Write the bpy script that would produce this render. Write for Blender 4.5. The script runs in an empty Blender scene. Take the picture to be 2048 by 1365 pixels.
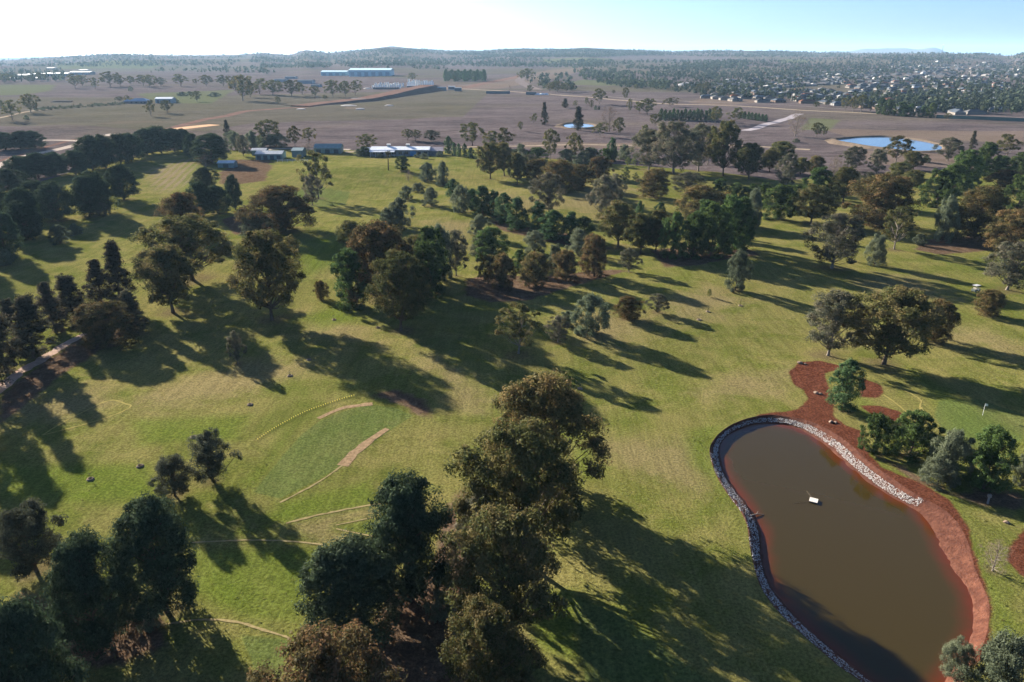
import bpy, bmesh, math, random
import numpy as np
from mathutils import Vector
from mathutils.geometry import delaunay_2d_cdt

# ------------------------------------------------------------------ camera, sky, sun, exposure
SC = bpy.context.scene
COL = SC.collection
FPX, CAMH, HORIZON = 1479.0, 60.0, 107.0            # focal length in photo pixels, drone height, eye-level row
PITCH = math.atan((682.5 - HORIZON) / FPX)
SUN_AZ, SUN_EL = -43.0, 18.0                        # degrees from +Y towards +X, elevation

cam_d = bpy.data.cameras.new('camera'); cam = bpy.data.objects.new('camera', cam_d); COL.objects.link(cam)
cam_d.sensor_width = 36.0; cam_d.lens = FPX * 36.0 / 2048.0
cam_d.clip_start = 0.5; cam_d.clip_end = 80000.0
cam.location = (0, 0, CAMH); cam.rotation_euler = (math.pi / 2 - PITCH, 0, 0)
SC.camera = cam

world = bpy.data.worlds.new('World'); SC.world = world; world.use_nodes = True
wt = world.node_tree; wt.nodes.clear()
sky = wt.nodes.new('ShaderNodeTexSky'); sky.sky_type = 'NISHITA'; sky.sun_disc = False
sky.sun_elevation = math.radians(SUN_EL); sky.sun_rotation = math.radians(SUN_AZ)
sky.altitude = 200; sky.air_density = 0.55; sky.dust_density = 1.3; sky.ozone_density = 5.0
bg = wt.nodes.new('ShaderNodeBackground'); bg.inputs[1].default_value = 0.05
wo = wt.nodes.new('ShaderNodeOutputWorld')
wt.links.new(sky.outputs[0], bg.inputs[0]); wt.links.new(bg.outputs[0], wo.inputs[0])

sun_d = bpy.data.lights.new('sun', 'SUN'); sun = bpy.data.objects.new('sun', sun_d); COL.objects.link(sun)
sun_d.energy = 5.0; sun_d.angle = math.radians(0.53); sun_d.color = (1.0, 0.92, 0.80)
_a, _e = math.radians(SUN_AZ), math.radians(SUN_EL)
SUNDIR = Vector((math.sin(_a) * math.cos(_e), math.cos(_a) * math.cos(_e), math.sin(_e)))
sun.rotation_euler = SUNDIR.to_track_quat('Z', 'Y').to_euler(); sun.location = (0, 0, 300)

SC.view_settings.view_transform = 'Standard'; SC.view_settings.look = 'None'
SC.view_settings.exposure = 2.12; SC.view_settings.gamma = 1.0; SC.view_settings.use_curve_mapping = False
SC.render.engine = 'CYCLES'
SC.cycles.use_denoising = True
SC.cycles.max_bounces = 5; SC.cycles.diffuse_bounces = 2; SC.cycles.glossy_bounces = 2
SC.cycles.transmission_bounces = 2; SC.cycles.transparent_max_bounces = 8; SC.cycles.volume_bounces = 0
HAZE = 4.0e-5

rng = np.random.default_rng(7); random.seed(7)

# ------------------------------------------------------------------ helpers: terrain height, pixel to ground
_SKYX = np.array([-900, -300, 0, 100, 280, 400, 512, 560, 610, 640, 680, 740, 800, 830, 900, 960, 1040, 1100, 1160, 1210, 1260, 1330, 1400, 1500, 1600, 1800, 1900, 1950, 2000, 2048, 2300, 3000], float)
_SKYY = np.array([112, 112, 113, 111, 106, 107, 107, 105, 107, 102, 105, 102, 98, 100, 103, 103, 100, 101, 99, 101, 102, 104, 103, 103, 105, 105, 106, 108, 104, 104, 105, 105], float)
_SKYAZ = np.arctan((_SKYX - 1024) / FPX * math.cos(PITCH) ** 0)
RIDGE = 7000.0
def smooth(t):
    t = np.clip(t, 0, 1); return t * t * (3 - 2 * t)
def hz(x, y):
    x = np.asarray(x, float); y = np.asarray(y, float)
    r = np.hypot(x, y) + 1e-6; az = np.arctan2(x, y)
    near = 0.45 * np.sin(x / 21 + 1.3) * np.cos(y / 27 + .4) + 0.35 * np.sin(x / 37 - y / 24 + 2.0) + 0.25 * np.sin(x / 12.5 + y / 15)
    pondd = np.hypot(x - 45, y - 88)
    near *= smooth((pondd - 30) / 40)
    mound = 1.6 * np.exp(-(((x + 100) / 45) ** 2 + ((y - 410) / 30) ** 2)) + 1.3 * np.exp(-(((x + 20) / 40) ** 2 + ((y - 395) / 26) ** 2))
    ysk = np.interp(az, _SKYAZ, _SKYY); ysk = 104.5 + (ysk - 104.5) * 1.55
    crest = 60 + RIDGE * (HORIZON - ysk - 1.5) / FPX * 1.05
    far = smooth((r - 1300) / (RIDGE - 1300)) ** 1.15 * crest
    far = far - smooth((r - RIDGE) / 4000) * 55
    amp = smooth((r - 1700) / 1500) * 6
    far = far + amp * (np.sin(x / 260 + 1) * np.cos(y / 310) + .7 * np.sin(x / 520 - y / 390 + 2)) * (1 - .55 * smooth((r - 5500) / 1500))
    pxh = 1024 + np.tan(np.clip(az, -1.4, 1.4)) * FPX
    mesa = (smooth((pxh - 1596) / 30) * (1 - smooth((pxh - 1800) / 60))) * (0.75 + .25 * np.sin(pxh / 19.0) + .35 * np.exp(-((pxh - 1755) / 22) ** 2) - .2 * np.exp(-((pxh - 1700) / 18) ** 2))
    far = far + mesa * np.exp(-((r - 19000) / 2200) ** 2) * 185
    return near * (1 - .6 * smooth((r - 700) / 500)) + mound + far
_T = np.concatenate([np.linspace(.55, 12, 90), np.geomspace(12.1, 420, 330)]) * 60
def at(px, py, dz=0.0):
    """points where the sight lines through photo pixels meet the ground (plus dz)"""
    px = np.atleast_1d(np.asarray(px, float)); py = np.atleast_1d(np.asarray(py, float))
    a = (px - 1024) / FPX; b = (682.5 - py) / FPX
    d = np.stack([a, math.cos(PITCH) + b * math.sin(PITCH), -math.sin(PITCH) + b * math.cos(PITCH)], 1)
    t0 = np.full(len(px), 30.0); t1 = np.full(len(px), 25000.0); found = np.zeros(len(px), bool)
    for i in range(0, len(px), 400):
        dd = d[i:i + 400]; X = dd[:, 0:1] * _T; Y = dd[:, 1:2] * _T
        below = (CAMH + dd[:, 2:3] * _T) < hz(X, Y) + dz
        k = np.where(below.any(1), below.argmax(1), len(_T) - 1)
        t1[i:i + 400] = _T[k]; t0[i:i + 400] = _T[np.maximum(k - 1, 0)]
    for _ in range(24):
        m = (t0 + t1) / 2; p = d * m[:, None]
        below = (CAMH + p[:, 2]) < hz(p[:, 0], p[:, 1]) + dz
        t1 = np.where(below, m, t1); t0 = np.where(below, t0, m)
    p = d * t1[:, None]
    return np.stack([p[:, 0], p[:, 1], hz(p[:, 0], p[:, 1])], 1)
def at1(px, py): return at([px], [py])[0]
def poly(pts, dz=0.0):
    pts = np.array(pts, float); return at(pts[:, 0], pts[:, 1], dz)[:, :2]
def height_to(p, ytop):
    b = (682.5 - ytop) / FPX
    t = p[1] / (math.cos(PITCH) + b * math.sin(PITCH))
    return CAMH + t * (-math.sin(PITCH) + b * math.cos(PITCH)) - p[2]
def px_size(p):                                       # photo pixels per metre at a point
    return FPX / (p[1] * math.cos(PITCH) + (CAMH - p[2]) * math.sin(PITCH))
def inside_sd(P, Q):
    """signed distance of points P to polygon Q, positive inside"""
    n = len(Q); d2 = np.full(len(P), 1e18); ins = np.zeros(len(P), bool)
    for i in range(n):
        a, b = Q[i], Q[(i + 1) % n]; ab = b - a; ap = P - a
        t = np.clip((ap @ ab) / (ab @ ab + 1e-12), 0, 1)
        d2 = np.minimum(d2, ((ap - t[:, None] * ab) ** 2).sum(1))
        c = ((a[1] > P[:, 1]) != (b[1] > P[:, 1])) & (P[:, 0] < (b[0] - a[0]) * (P[:, 1] - a[1]) / (b[1] - a[1] + 1e-12) + a[0])
        ins ^= c
    return np.where(ins, 1, -1) * np.sqrt(d2)
def spline(pts, step, closed=False):
    """Catmull-Rom through 2-D points, resampled evenly"""
    P = np.array(pts, float); n = len(P); out = []
    for i in range(n if closed else n - 1):
        g = (lambda k: P[k % n]) if closed else (lambda k: P[min(max(k, 0), n - 1)])
        p0, p1, p2, p3 = g(i - 1), g(i), g(i + 1), g(i + 2)
        for t in np.linspace(0, 1, 16, endpoint=False):
            out.append(.5 * (2 * p1 + (p2 - p0) * t + (2 * p0 - 5 * p1 + 4 * p2 - p3) * t * t + (3 * p1 - p0 - 3 * p2 + p3) * t ** 3))
    if not closed: out.append(P[-1])
    out = np.array(out); loop = np.vstack([out, out[:1]]) if closed else out
    s = np.concatenate([[0], np.cumsum(np.hypot(*np.diff(loop, axis=0).T))])
    k = max(2, int(s[-1] / step)); q = np.linspace(0, s[-1], k + (0 if closed else 1), endpoint=not closed)
    return np.stack([np.interp(q, s, loop[:, 0]), np.interp(q, s, loop[:, 1])], 1)

# ------------------------------------------------------------------ helpers: objects and meshes
def tag(o, label=None, cat=None, group=None, kind=None):
    if label: o['label'] = label
    if cat: o['category'] = cat
    if group: o['group'] = group
    if kind: o['kind'] = kind
    return o
def link(name, me, mat=None, parent=None, loc=None):
    o = bpy.data.objects.new(name, me); COL.objects.link(o)
    if mat is not None and me is not None and not me.materials: me.materials.append(mat)
    if parent is not None: o.parent = parent
    if loc is not None: o.location = loc
    return o
def empty(name, loc, rz=0, scale=(1, 1, 1)):
    o = bpy.data.objects.new(name, None); COL.objects.link(o); o.empty_display_size = .5
    o.location = loc; o.rotation_euler = (0, 0, rz); o.scale = scale
    return o
def np_mesh(name, V, F, smooth_=False):
    """V (n,3), F (m,k) index array with k = 3 or 4"""
    V = np.asarray(V, np.float32); F = np.asarray(F, np.int32); m, k = F.shape
    me = bpy.data.meshes.new(name)
    me.vertices.add(len(V)); me.vertices.foreach_set('co', V.ravel())
    me.loops.add(m * k); me.loops.foreach_set('vertex_index', F.ravel())
    me.polygons.add(m); me.polygons.foreach_set('loop_start', np.arange(0, m * k, k, dtype=np.int32))
    me.polygons.foreach_set('loop_total', np.full(m, k, np.int32))
    if smooth_: me.polygons.foreach_set('use_smooth', np.ones(m, bool))
    me.update(calc_edges=True); return me
def attr(me, name, vals):
    a = me.attributes.new(name, 'FLOAT', 'POINT'); a.data.foreach_set('value', np.asarray(vals, np.float32))
class MB:
    """collects boxes, prisms and tubes into one mesh"""
    def __init__(s): s.v = []; s.f = []
    def add(s, V, F):
        o = len(s.v); s.v += [tuple(v) for v in V]; s.f += [tuple(o + i for i in f) for f in F]; return s
    def box(s, x0, x1, y0, y1, z0, z1):
        return s.add([(x0, y0, z0), (x1, y0, z0), (x1, y1, z0), (x0, y1, z0), (x0, y0, z1), (x1, y0, z1), (x1, y1, z1), (x0, y1, z1)],
                     [(0, 3, 2, 1), (4, 5, 6, 7), (0, 1, 5, 4), (1, 2, 6, 5), (2, 3, 7, 6), (3, 0, 4, 7)])
    def tube(s, p0, p1, r0, r1, n=6):
        p0, p1 = Vector(p0), Vector(p1); d = (p1 - p0).normalized()
        u = d.orthogonal().normalized(); w = d.cross(u)
        V = [p0 + (u * math.cos(a) + w * math.sin(a)) * r0 for a in [2 * math.pi * i / n for i in range(n)]]
        V += [p1 + (u * math.cos(a) + w * math.sin(a)) * r1 for a in [2 * math.pi * i / n for i in range(n)]]
        F = [(i, (i + 1) % n, n + (i + 1) % n, n + i) for i in range(n)] + [tuple(range(n - 1, -1, -1)), tuple(range(n, 2 * n))]
        return s.add(V, F)
    def gable(s, x0, x1, y0, y1, z0, zr, over=.4, th=.15):
        """ridge along x, sheets of thickness th"""
        ym = (y0 + y1) / 2; a, b = x0 - over, x1 + over
        k = over * (zr - z0) / (ym - y0); zz = z0 - k
        for ye in (y0 - over, y1 + over):
            s.add([(a, ye, zz), (b, ye, zz), (b, ym, zr), (a, ym, zr), (a, ye, zz + th), (b, ye, zz + th), (b, ym, zr + th), (a, ym, zr + th)],
                  [(0, 3, 2, 1), (4, 5, 6, 7), (0, 1, 5, 4), (1, 2, 6, 5), (2, 3, 7, 6), (3, 0, 4, 7)])
        return s
    def hip(s, x0, x1, y0, y1, z0, zr, over=.5):
        a, b, c, d = x0 - over, x1 + over, y0 - over, y1 + over; m = (c + d) / 2; q = min((d - c) / 2, (b - a) / 2 - .3)
        return s.add([(a, c, z0), (b, c, z0), (b, d, z0), (a, d, z0), (a + q, m, zr), (b - q, m, zr)], [(0, 1, 5, 4), (1, 2, 5), (2, 3, 4, 5), (3, 0, 4), (0, 3, 2, 1)])
    def mesh(s, name):
        me = bpy.data.meshes.new(name); me.from_pydata(s.v, [], s.f); me.update(); return me
    def build(s, name, mat, parent=None, loc=None): return link(name, s.mesh(name), mat, parent, loc)

# ------------------------------------------------------------------ helpers: materials
def material(name):
    m = bpy.data.materials.new(name); m.use_nodes = True; t = m.node_tree; t.nodes.clear()
    out = t.nodes.new('ShaderNodeOutputMaterial'); return m, t, out
class NT:
    def __init__(s, t): s.t = t
    def n(s, typ, **kw):
        nd = s.t.nodes.new(typ)
        for k, v in kw.items(): setattr(nd, k, v)
        return nd
    def l(s, a, b): s.t.links.new(a, b)
    def val(s, sock, v):
        if hasattr(v, 'node'): s.l(v, sock)
        else: sock.default_value = v
    def noise(s, vec, scale, detail=3, rough=.55, dist=0.0):
        nd = s.n('ShaderNodeTexNoise'); nd.inputs['Scale'].default_value = scale; nd.inputs['Detail'].default_value = detail
        nd.inputs['Roughness'].default_value = rough; nd.inputs['Distortion'].default_value = dist
        if vec is not None: s.l(vec, nd.inputs['Vector'])
        return nd.outputs['Fac']
    def math(s, op, a, b=0.0, c=None, clamp=False):
        nd = s.n('ShaderNodeMath', operation=op, use_clamp=clamp); s.val(nd.inputs[0], a); s.val(nd.inputs[1], b)
        if c is not None: s.val(nd.inputs[2], c)
        return nd.outputs[0]
    def step(s, x, lo, hi, a=0.0, b=1.0):
        nd = s.n('ShaderNodeMapRange', interpolation_type='SMOOTHSTEP'); s.val(nd.inputs['Value'], x)
        nd.inputs['From Min'].default_value = lo; nd.inputs['From Max'].default_value = hi
        nd.inputs['To Min'].default_value = a; nd.inputs['To Max'].default_value = b
        return nd.outputs[0]
    def mix(s, f, a, b, mode='MIX'):
        nd = s.n('ShaderNodeMix', data_type='RGBA', blend_type=mode); s.val(nd.inputs[0], f)
        for sock, v in ((nd.inputs[6], a), (nd.inputs[7], b)):
            if hasattr(v, 'node'): s.l(v, sock)
            else: sock.default_value = (*v, 1)
        return nd.outputs[2]
    def attr(s, name): 
        nd = s.n('ShaderNodeAttribute'); nd.attribute_name = name; return nd.outputs['Fac']
    def coord(s): return s.n('ShaderNodeTexCoord').outputs['Object']
    def scaled(s, vec, sc):
        nd = s.n('ShaderNodeMapping'); nd.inputs['Scale'].default_value = sc; s.l(vec, nd.inputs[0]); return nd.outputs[0]
    def grey(s, v):
        nd = s.n('ShaderNodeCombineColor')
        for i in range(3): s.val(nd.inputs[i], v)
        return nd.outputs[0]
    def bsdf(s, col, rough=.9, spec=.2, bump=None, bstr=.5, bdist=.1, metal=0.0):
        b = s.n('ShaderNodeBsdfPrincipled'); s.val(b.inputs['Base Color'], col if hasattr(col, 'node') else (*col, 1))
        s.val(b.inputs['Roughness'], rough); b.inputs['Specular IOR Level'].default_value = spec; b.inputs['Metallic'].default_value = metal
        if bump is not None:
            bp = s.n('ShaderNodeBump'); bp.inputs['Strength'].default_value = bstr; bp.inputs['Distance'].default_value = bdist
            s.l(bump, bp.inputs['Height']); s.l(bp.outputs[0], b.inputs['Normal'])
        return b.outputs[0]
_M = {}
def plain(name, col, rough=.7, spec=.3, var=.25, scale=1.5, metal=0.0, bump=.0):
    """a base colour with weathering noise"""
    if name in _M: return _M[name]
    if rough >= .9: spec, rough = 0.0, 1.0
    m, t, out = material(name); N = NT(t); c = N.coord()
    n1 = N.noise(c, scale, 5, .6); n2 = N.noise(c, scale * 9, 3)
    f = N.math('ADD', N.math('MULTIPLY', n1, 1.0), N.math('MULTIPLY', n2, .5))
    g = N.step(f, .35, 1.15, 1 - var, 1 + var)
    colr = N.mix(1.0, col, N.grey(g), 'MULTIPLY')
    N.l(N.bsdf(colr, rough, spec, n2 if bump else None, bump, .05, metal), out.inputs[0])
    _M[name] = m; return m
def corrugated(name, col, rough=.45, metal=0.2, freq=8.0):
    if name in _M: return _M[name]
    m, t, out = material(name); N = NT(t); c = N.coord()
    w = N.n('ShaderNodeTexWave', wave_type='BANDS', bands_direction='X'); w.inputs['Scale'].default_value = freq / 3; N.l(c, w.inputs['Vector'])
    n1 = N.noise(c, .5, 5, .6)
    colr = N.mix(1.0, col, N.grey(N.step(n1, .25, .75, .8, 1.15)), 'MULTIPLY')
    N.l(N.bsdf(colr, rough, .4, w.outputs['Fac'], .3, .03, metal), out.inputs[0])
    _M[name] = m; return m
def leaf_material(name, c0, c1, tip=None, trans=.25):
    m, t, out = material(name); N = NT(t)
    oi = N.n('ShaderNodeObjectInfo').outputs['Random']; la = N.attr('leaf'); ca = N.attr('clump')
    col = N.mix(la, c0, c1)
    if tip: col = N.mix(N.math('MULTIPLY', N.step(ca, .35, .9), .75), col, tip)
    v = N.math('MULTIPLY', N.step(oi, 0, 1, .78, 1.22), N.step(ca, 0, 1, .8, 1.2))
    col = N.mix(1.0, col, N.grey(v), 'MULTIPLY')
    hs = N.n('ShaderNodeHueSaturation'); N.l(col, hs.inputs['Color'])
    N.l(N.math('ADD', .485, N.math('MULTIPLY', N.math('FRACT', N.math('MULTIPLY', oi, 7.31)), .03)), hs.inputs['Hue'])
    d = N.n('ShaderNodeBsdfDiffuse'); N.l(hs.outputs[0], d.inputs[0])
    tr = N.n('ShaderNodeBsdfTranslucent'); N.l(hs.outputs[0], tr.inputs[0])
    gl = N.n('ShaderNodeBsdfGlossy'); gl.inputs['Roughness'].default_value = .45; gl.inputs[0].default_value = (.6, .6, .6, 1)
    mx = N.n('ShaderNodeMixShader'); mx.inputs[0].default_value = trans; N.l(d.outputs[0], mx.inputs[1]); N.l(tr.outputs[0], mx.inputs[2])
    m2 = N.n('ShaderNodeMixShader'); m2.inputs[0].default_value = .003; N.l(mx.outputs[0], m2.inputs[1]); N.l(gl.outputs[0], m2.inputs[2])
    N.l(m2.outputs[0], out.inputs[0]); return m
BARK = plain('bark_brown', (.10, .075, .055), .95, .1, .35, 2.0)
BARK_PALE = plain('bark_pale', (.20, .17, .14), .9, .1, .35, 1.2)

# ------------------------------------------------------------------ outlines on the ground, traced once
WATER_PX = [(1438, 905), (1445, 882), (1465, 865), (1490, 853), (1520, 847), (1550, 847), (1590, 855), (1620, 870), (1655, 894), (1690, 927), (1725, 957), (1765, 987), (1805, 1007), (1838, 1024), (1860, 1052), (1880, 1092), (1893, 1127), (1915, 1152), (1935, 1172), (1945, 1202), (1948, 1242), (1942, 1282), (1915, 1322), (1890, 1360), (1860, 1400), (1800, 1405), (1745, 1362), (1700, 1328), (1650, 1285), (1600, 1240), (1562, 1202), (1538, 1168), (1526, 1130), (1524, 1090), (1520, 1050), (1502, 1017), (1477, 987), (1452, 952)]
BANK_PX = [(1419, 905), (1427, 880), (1448, 859), (1475, 844), (1512, 833), (1552, 830), (1602, 838), (1642, 852), (1692, 882), (1742, 926), (1792, 962), (1838, 992), (1885, 1017), (1918, 1050), (1938, 1090), (1948, 1130), (1962, 1165), (1977, 1200), (1978, 1242), (1968, 1285), (1945, 1325), (1920, 1375), (1890, 1425), (1790, 1440), (1725, 1367), (1680, 1335), (1630, 1292), (1580, 1248), (1545, 1210), (1520, 1172), (1507, 1130), (1499, 1090), (1494, 1052), (1480, 1022), (1458, 993), (1432, 950)]
WATER_Z = -0.9
bank_out = spline(poly(BANK_PX), 1.0, True)
water_out = spline(poly(WATER_PX, WATER_Z), 1.0, True)
P_ = lambda s: [tuple(map(float, q.split(','))) for q in s.split()]
GOLF = poly(P_('-400,470 0,385 165,338 300,306 380,298 440,300 500,303 560,296 690,300 735,303 890,303 950,296 1020,312 1280,332 1440,345 1560,362 1700,352 1850,345 1960,352 2048,348 2500,360 3200,1400 1500,1900 -900,1900 -900,560'))
RED = [poly(P_(s)) for s in (
    '1578,744 1598,725 1640,722 1692,734 1650,748 1656,768 1668,800 1664,832 1690,852 1722,862 1738,905 1765,935 1838,965 1900,1000 1938,1060 1955,1130 1972,1175 1984,1225 1978,1290 1950,1340 1930,1320 1940,1200 1880,1050 1830,1008 1780,985 1700,915 1640,868 1590,846 1520,842 1512,830 1600,818 1617,797 1605,780 1585,768',
    '1720,754 1762,770 1769,786 1755,796 1722,794', '1718,812 1760,812 1800,823 1812,838 1785,842 1742,828', '2020,1090 2060,1050 2100,1050 2100,1170 2040,1150 2010,1120', '2030,1290 2100,1280 2100,1350 2045,1330')]
BROWN = [poly(P_(s)) for s in (
    '740,1240 790,1190 860,1140 900,1010 930,970 960,1000 960,1130 900,1260 960,1365 900,1440 760,1440 720,1330', '745,790 790,778 850,800 862,835 830,828 790,806', '0,790 60,745 140,690 190,650 260,660 170,720 60,800 0,850',
    '930,560 990,548 1070,555 1130,548 1200,540 1260,540 1140,575 1060,600 980,605 930,590', '1300,500 1480,490 1520,510 1400,530 1330,535', '440,345 470,328 510,322 545,330 530,362 470,370 440,368', '440,440 500,425 560,430 540,460 470,470',
    '160,1230 240,1210 330,1225 330,1290 250,1330 150,1330 60,1300 40,1190', '1840,480 1960,470 2000,500 1880,510 1830,500', '1740,905 1830,965 1960,1010 2040,1020 2048,985 1900,985 1800,930', '975,440 1150,470 1230,500 1150,495 1000,460', '450,320 540,318 540,330 470,335')]
DRY = [poly(P_(s)) for s in (
    '600,625 720,650 760,690 680,690 590,660', '820,690 960,760 960,830 900,800', '570,1047 760,1008 760,1036 672,1052 672,1058 750,1078 740,1100 650,1090 560,1082 440,1083', '250,800 420,740 540,710 640,740 480,790 300,830', '0,810 60,800 200,770 250,800 130,860 0,850',
    '1300,600 1420,570 1500,600 1420,640 1330,650', '1360,790 1480,750 1600,735 1560,790 1440,800', '1130,620 1320,625 1260,690 1150,690', '880,400 1000,430 1180,420 1000,380', '840,440 960,440 940,500 850,470', '1700,640 1780,660 1740,700 1690,700', '1880,640 2048,680 2048,720 1900,680',
    '300,335 378,330 380,365 310,385', '1160,880 1400,880 1420,1000 1300,960 1170,900', '1180,360 1290,380 1200,440 1090,410', '1690,560 1850,540 1900,600 1750,590')]
LUSH = [poly(P_(s)) for s in (
    '480,965 520,930 570,860 600,845 560,910 505,985', '570,1047 760,1008 740,960 640,985 560,1005 520,1040', '672,1052 748,1035 748,1075 672,1058', '380,1100 650,1095 600,1250 480,1240 380,1190', '1380,860 1440,850 1420,900 1440,970 1380,930 1370,890', '1150,880 1190,890 1180,960 1150,940',
    '0,930 300,930 330,1000 200,1010 0,1000', '260,840 500,830 480,880 280,890', '1060,1180 1150,1180 1165,1330 1060,1290', '590,640 700,600 720,640 640,660', '600,480 700,470 690,520 600,560', '380,330 400,320 390,375 360,385', '1700,780 1790,835 1760,850 1715,830', '1800,720 2048,880 2048,930 1900,860', '1840,1000 1900,1000 1960,1100 2048,1290 2000,1290 1980,1180')]
GREEN = [poly(P_(s)) for s in ('738,810 690,822 640,842 605,868 565,912 525,962 508,985 560,998 640,958 700,922 770,868 826,832 790,815', '1880,800 1960,800 2048,830 2048,880 1960,900 1890,870 1868,830', '560,385 640,375 700,385 690,412 620,415 570,405', '1150,1190 1240,1230 1420,1365 1170,1365', '480,1270 580,1280 560,1365 520,1365')]
STRIPE = [poly(P_('300,340 375,318 398,322 380,365 330,385 305,370'))]
FIELDG = [poly(P_(s)) for s in ('-200,172 112,170 100,182 40,190 -200,196', '100,128 330,128 300,138 120,138', '1080,118 1230,118 1180,127 1090,126', '1160,160 1290,165 1240,172 1130,170', '1560,118 1620,118 1610,128 1560,126', '270,188 470,180 420,208 320,206', '1620,236 1680,240 1660,262 1600,260', '1670,190 1790,192 1780,198 1680,196')]
TAN = [poly(P_(s)) for s in ('1370,205 1420,195 1500,190 1520,205 1440,212', '340,257 385,247 432,250 372,263', '1640,258 2048,262 2048,290 1900,280 1700,275', '690,213 720,216 712,219 690,218', '1040,285 1500,290 1500,298 1040,297', '1700,300 1900,310 1960,330 1860,335 1750,330', '820,180 990,165 1100,140 1200,135 1000,178')]

# ------------------------------------------------------------------ the ground, one sheet to beyond the horizon
def ground_sheet():
    az = np.radians(np.concatenate([np.arange(-180, -49.9, 5), np.arange(-49, 49.01, .25), np.arange(50, 179.9, 5)]))
    r = np.concatenate([[1.5, 12, 24, 34, 42], np.geomspace(47, 200, 190), np.geomspace(202, 1000, 150), np.geomspace(1016, 26000, 150)])
    na, nr = len(az), len(r)
    R, A = np.meshgrid(r, az, indexing='ij')
    X, Y = R * np.sin(A), R * np.cos(A)
    idx = np.arange(nr * na).reshape(nr, na)
    V = np.stack([X.ravel(), Y.ravel()], 1)
    # block of cells round the pond is replaced by a triangulation that has the bank's outer line in it
    bo = bank_out; br = np.hypot(bo[:, 0], bo[:, 1]); ba = np.arctan2(bo[:, 0], bo[:, 1])
    i0, i1 = np.searchsorted(r, br.min()) - 3, np.searchsorted(r, br.max()) + 2
    j0, j1 = np.searchsorted(az, ba.min()) - 3, np.searchsorted(az, ba.max()) + 2
    quads = np.stack([idx[:-1, :], np.roll(idx, -1, 1)[:-1, :], np.roll(idx, -1, 1)[1:, :], idx[1:, :]], -1)
    keep = np.ones((nr - 1, na), bool); keep[i0:i1, j0:j1] = False
    quads = quads[keep].reshape(-1, 4)
    tris = [quads[:, [0, 3, 2]], quads[:, [0, 2, 1]]]
    blk = idx[i0:i1 + 1, j0:j1 + 1]; border = np.zeros(blk.shape, bool); border[0] = border[-1] = True; border[:, 0] = border[:, -1] = True
    bi = blk.ravel(); sd = inside_sd(V[bi], bo)
    use = border.ravel() | (sd < -.35)
    bi = bi[use]
    n0 = len(V); ids = np.concatenate([bi, np.arange(n0, n0 + len(bo))])
    V = np.vstack([V, bo]); nb = len(bi)
    res = delaunay_2d_cdt([Vector(v) for v in V[ids]], [(nb + k, nb + (k + 1) % len(bo)) for k in range(len(bo))], [], 0, 1e-5, True)
    ov, of, orig = np.array([tuple(v) for v in res[0]]), res[2], res[3]
    remap = np.empty(len(ov), int); extra = []
    for k, o in enumerate(orig):
        if len(o): remap[k] = ids[o[0]]
        else: remap[k] = len(V) + len(extra); extra.append(ov[k])
    if extra: V = np.vstack([V, np.array(extra)])
    T = np.array([f for f in of if len(f) == 3]); cen = ov[T].mean(1)
    T = T[inside_sd(cen, bo) < 0]
    T = remap[T]; row = set(blk[0].tolist())
    # the hull of the block fills the hollow of its inner arc: drop triangles with all corners on that arc
    T = T[~np.isin(T, blk[0]).all(1)]
    tris.append(T)
    T = np.vstack(tris)
    # consistent upward winding
    a, b, c = V[T[:, 0]], V[T[:, 1]], V[T[:, 2]]
    cr = (b[:, 0] - a[:, 0]) * (c[:, 1] - a[:, 1]) - (b[:, 1] - a[:, 1]) * (c[:, 0] - a[:, 0])
    T[cr < 0] = T[cr < 0][:, ::-1]; T = T[np.abs(cr) > 1e-9]
    Z = hz(V[:, 0], V[:, 1])
    me = np_mesh('ground', np.column_stack([V, Z]), T, True)
    def mask(polys, soft):
        m = np.zeros(len(V))
        for Q in polys:
            s = soft if np.isscalar(soft) else soft(Q)
            lo, hi = Q.min(0) - 3 * s, Q.max(0) + 3 * s
            k = np.where(((V > lo) & (V < hi)).all(1))[0]
            if len(k): m[k] = np.maximum(m[k], np.clip(.5 + inside_sd(V[k], Q) / (2 * s), 0, 1))
        return m
    far = lambda Q: max(2.0, np.hypot(*Q.mean(0)) / 130)
    attr(me, 'golf', mask([GOLF], 6.0)); attr(me, 'red', mask(RED, 1.3)); attr(me, 'brown', mask(BROWN, far)); attr(me, 'dry', mask(DRY, lambda Q: np.hypot(*Q.mean(0)) / 18))
    attr(me, 'lush', mask(LUSH, lambda Q: np.hypot(*Q.mean(0)) / 40)); attr(me, 'green', mask(GREEN, .8)); attr(me, 'stripe', mask(STRIPE, 4.0))
    attr(me, 'field', mask(FIELDG, lambda Q: np.hypot(*Q.mean(0)) / 120)); attr(me, 'tan', mask(TAN, lambda Q: np.hypot(*Q.mean(0)) / 200))
    return me
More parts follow.
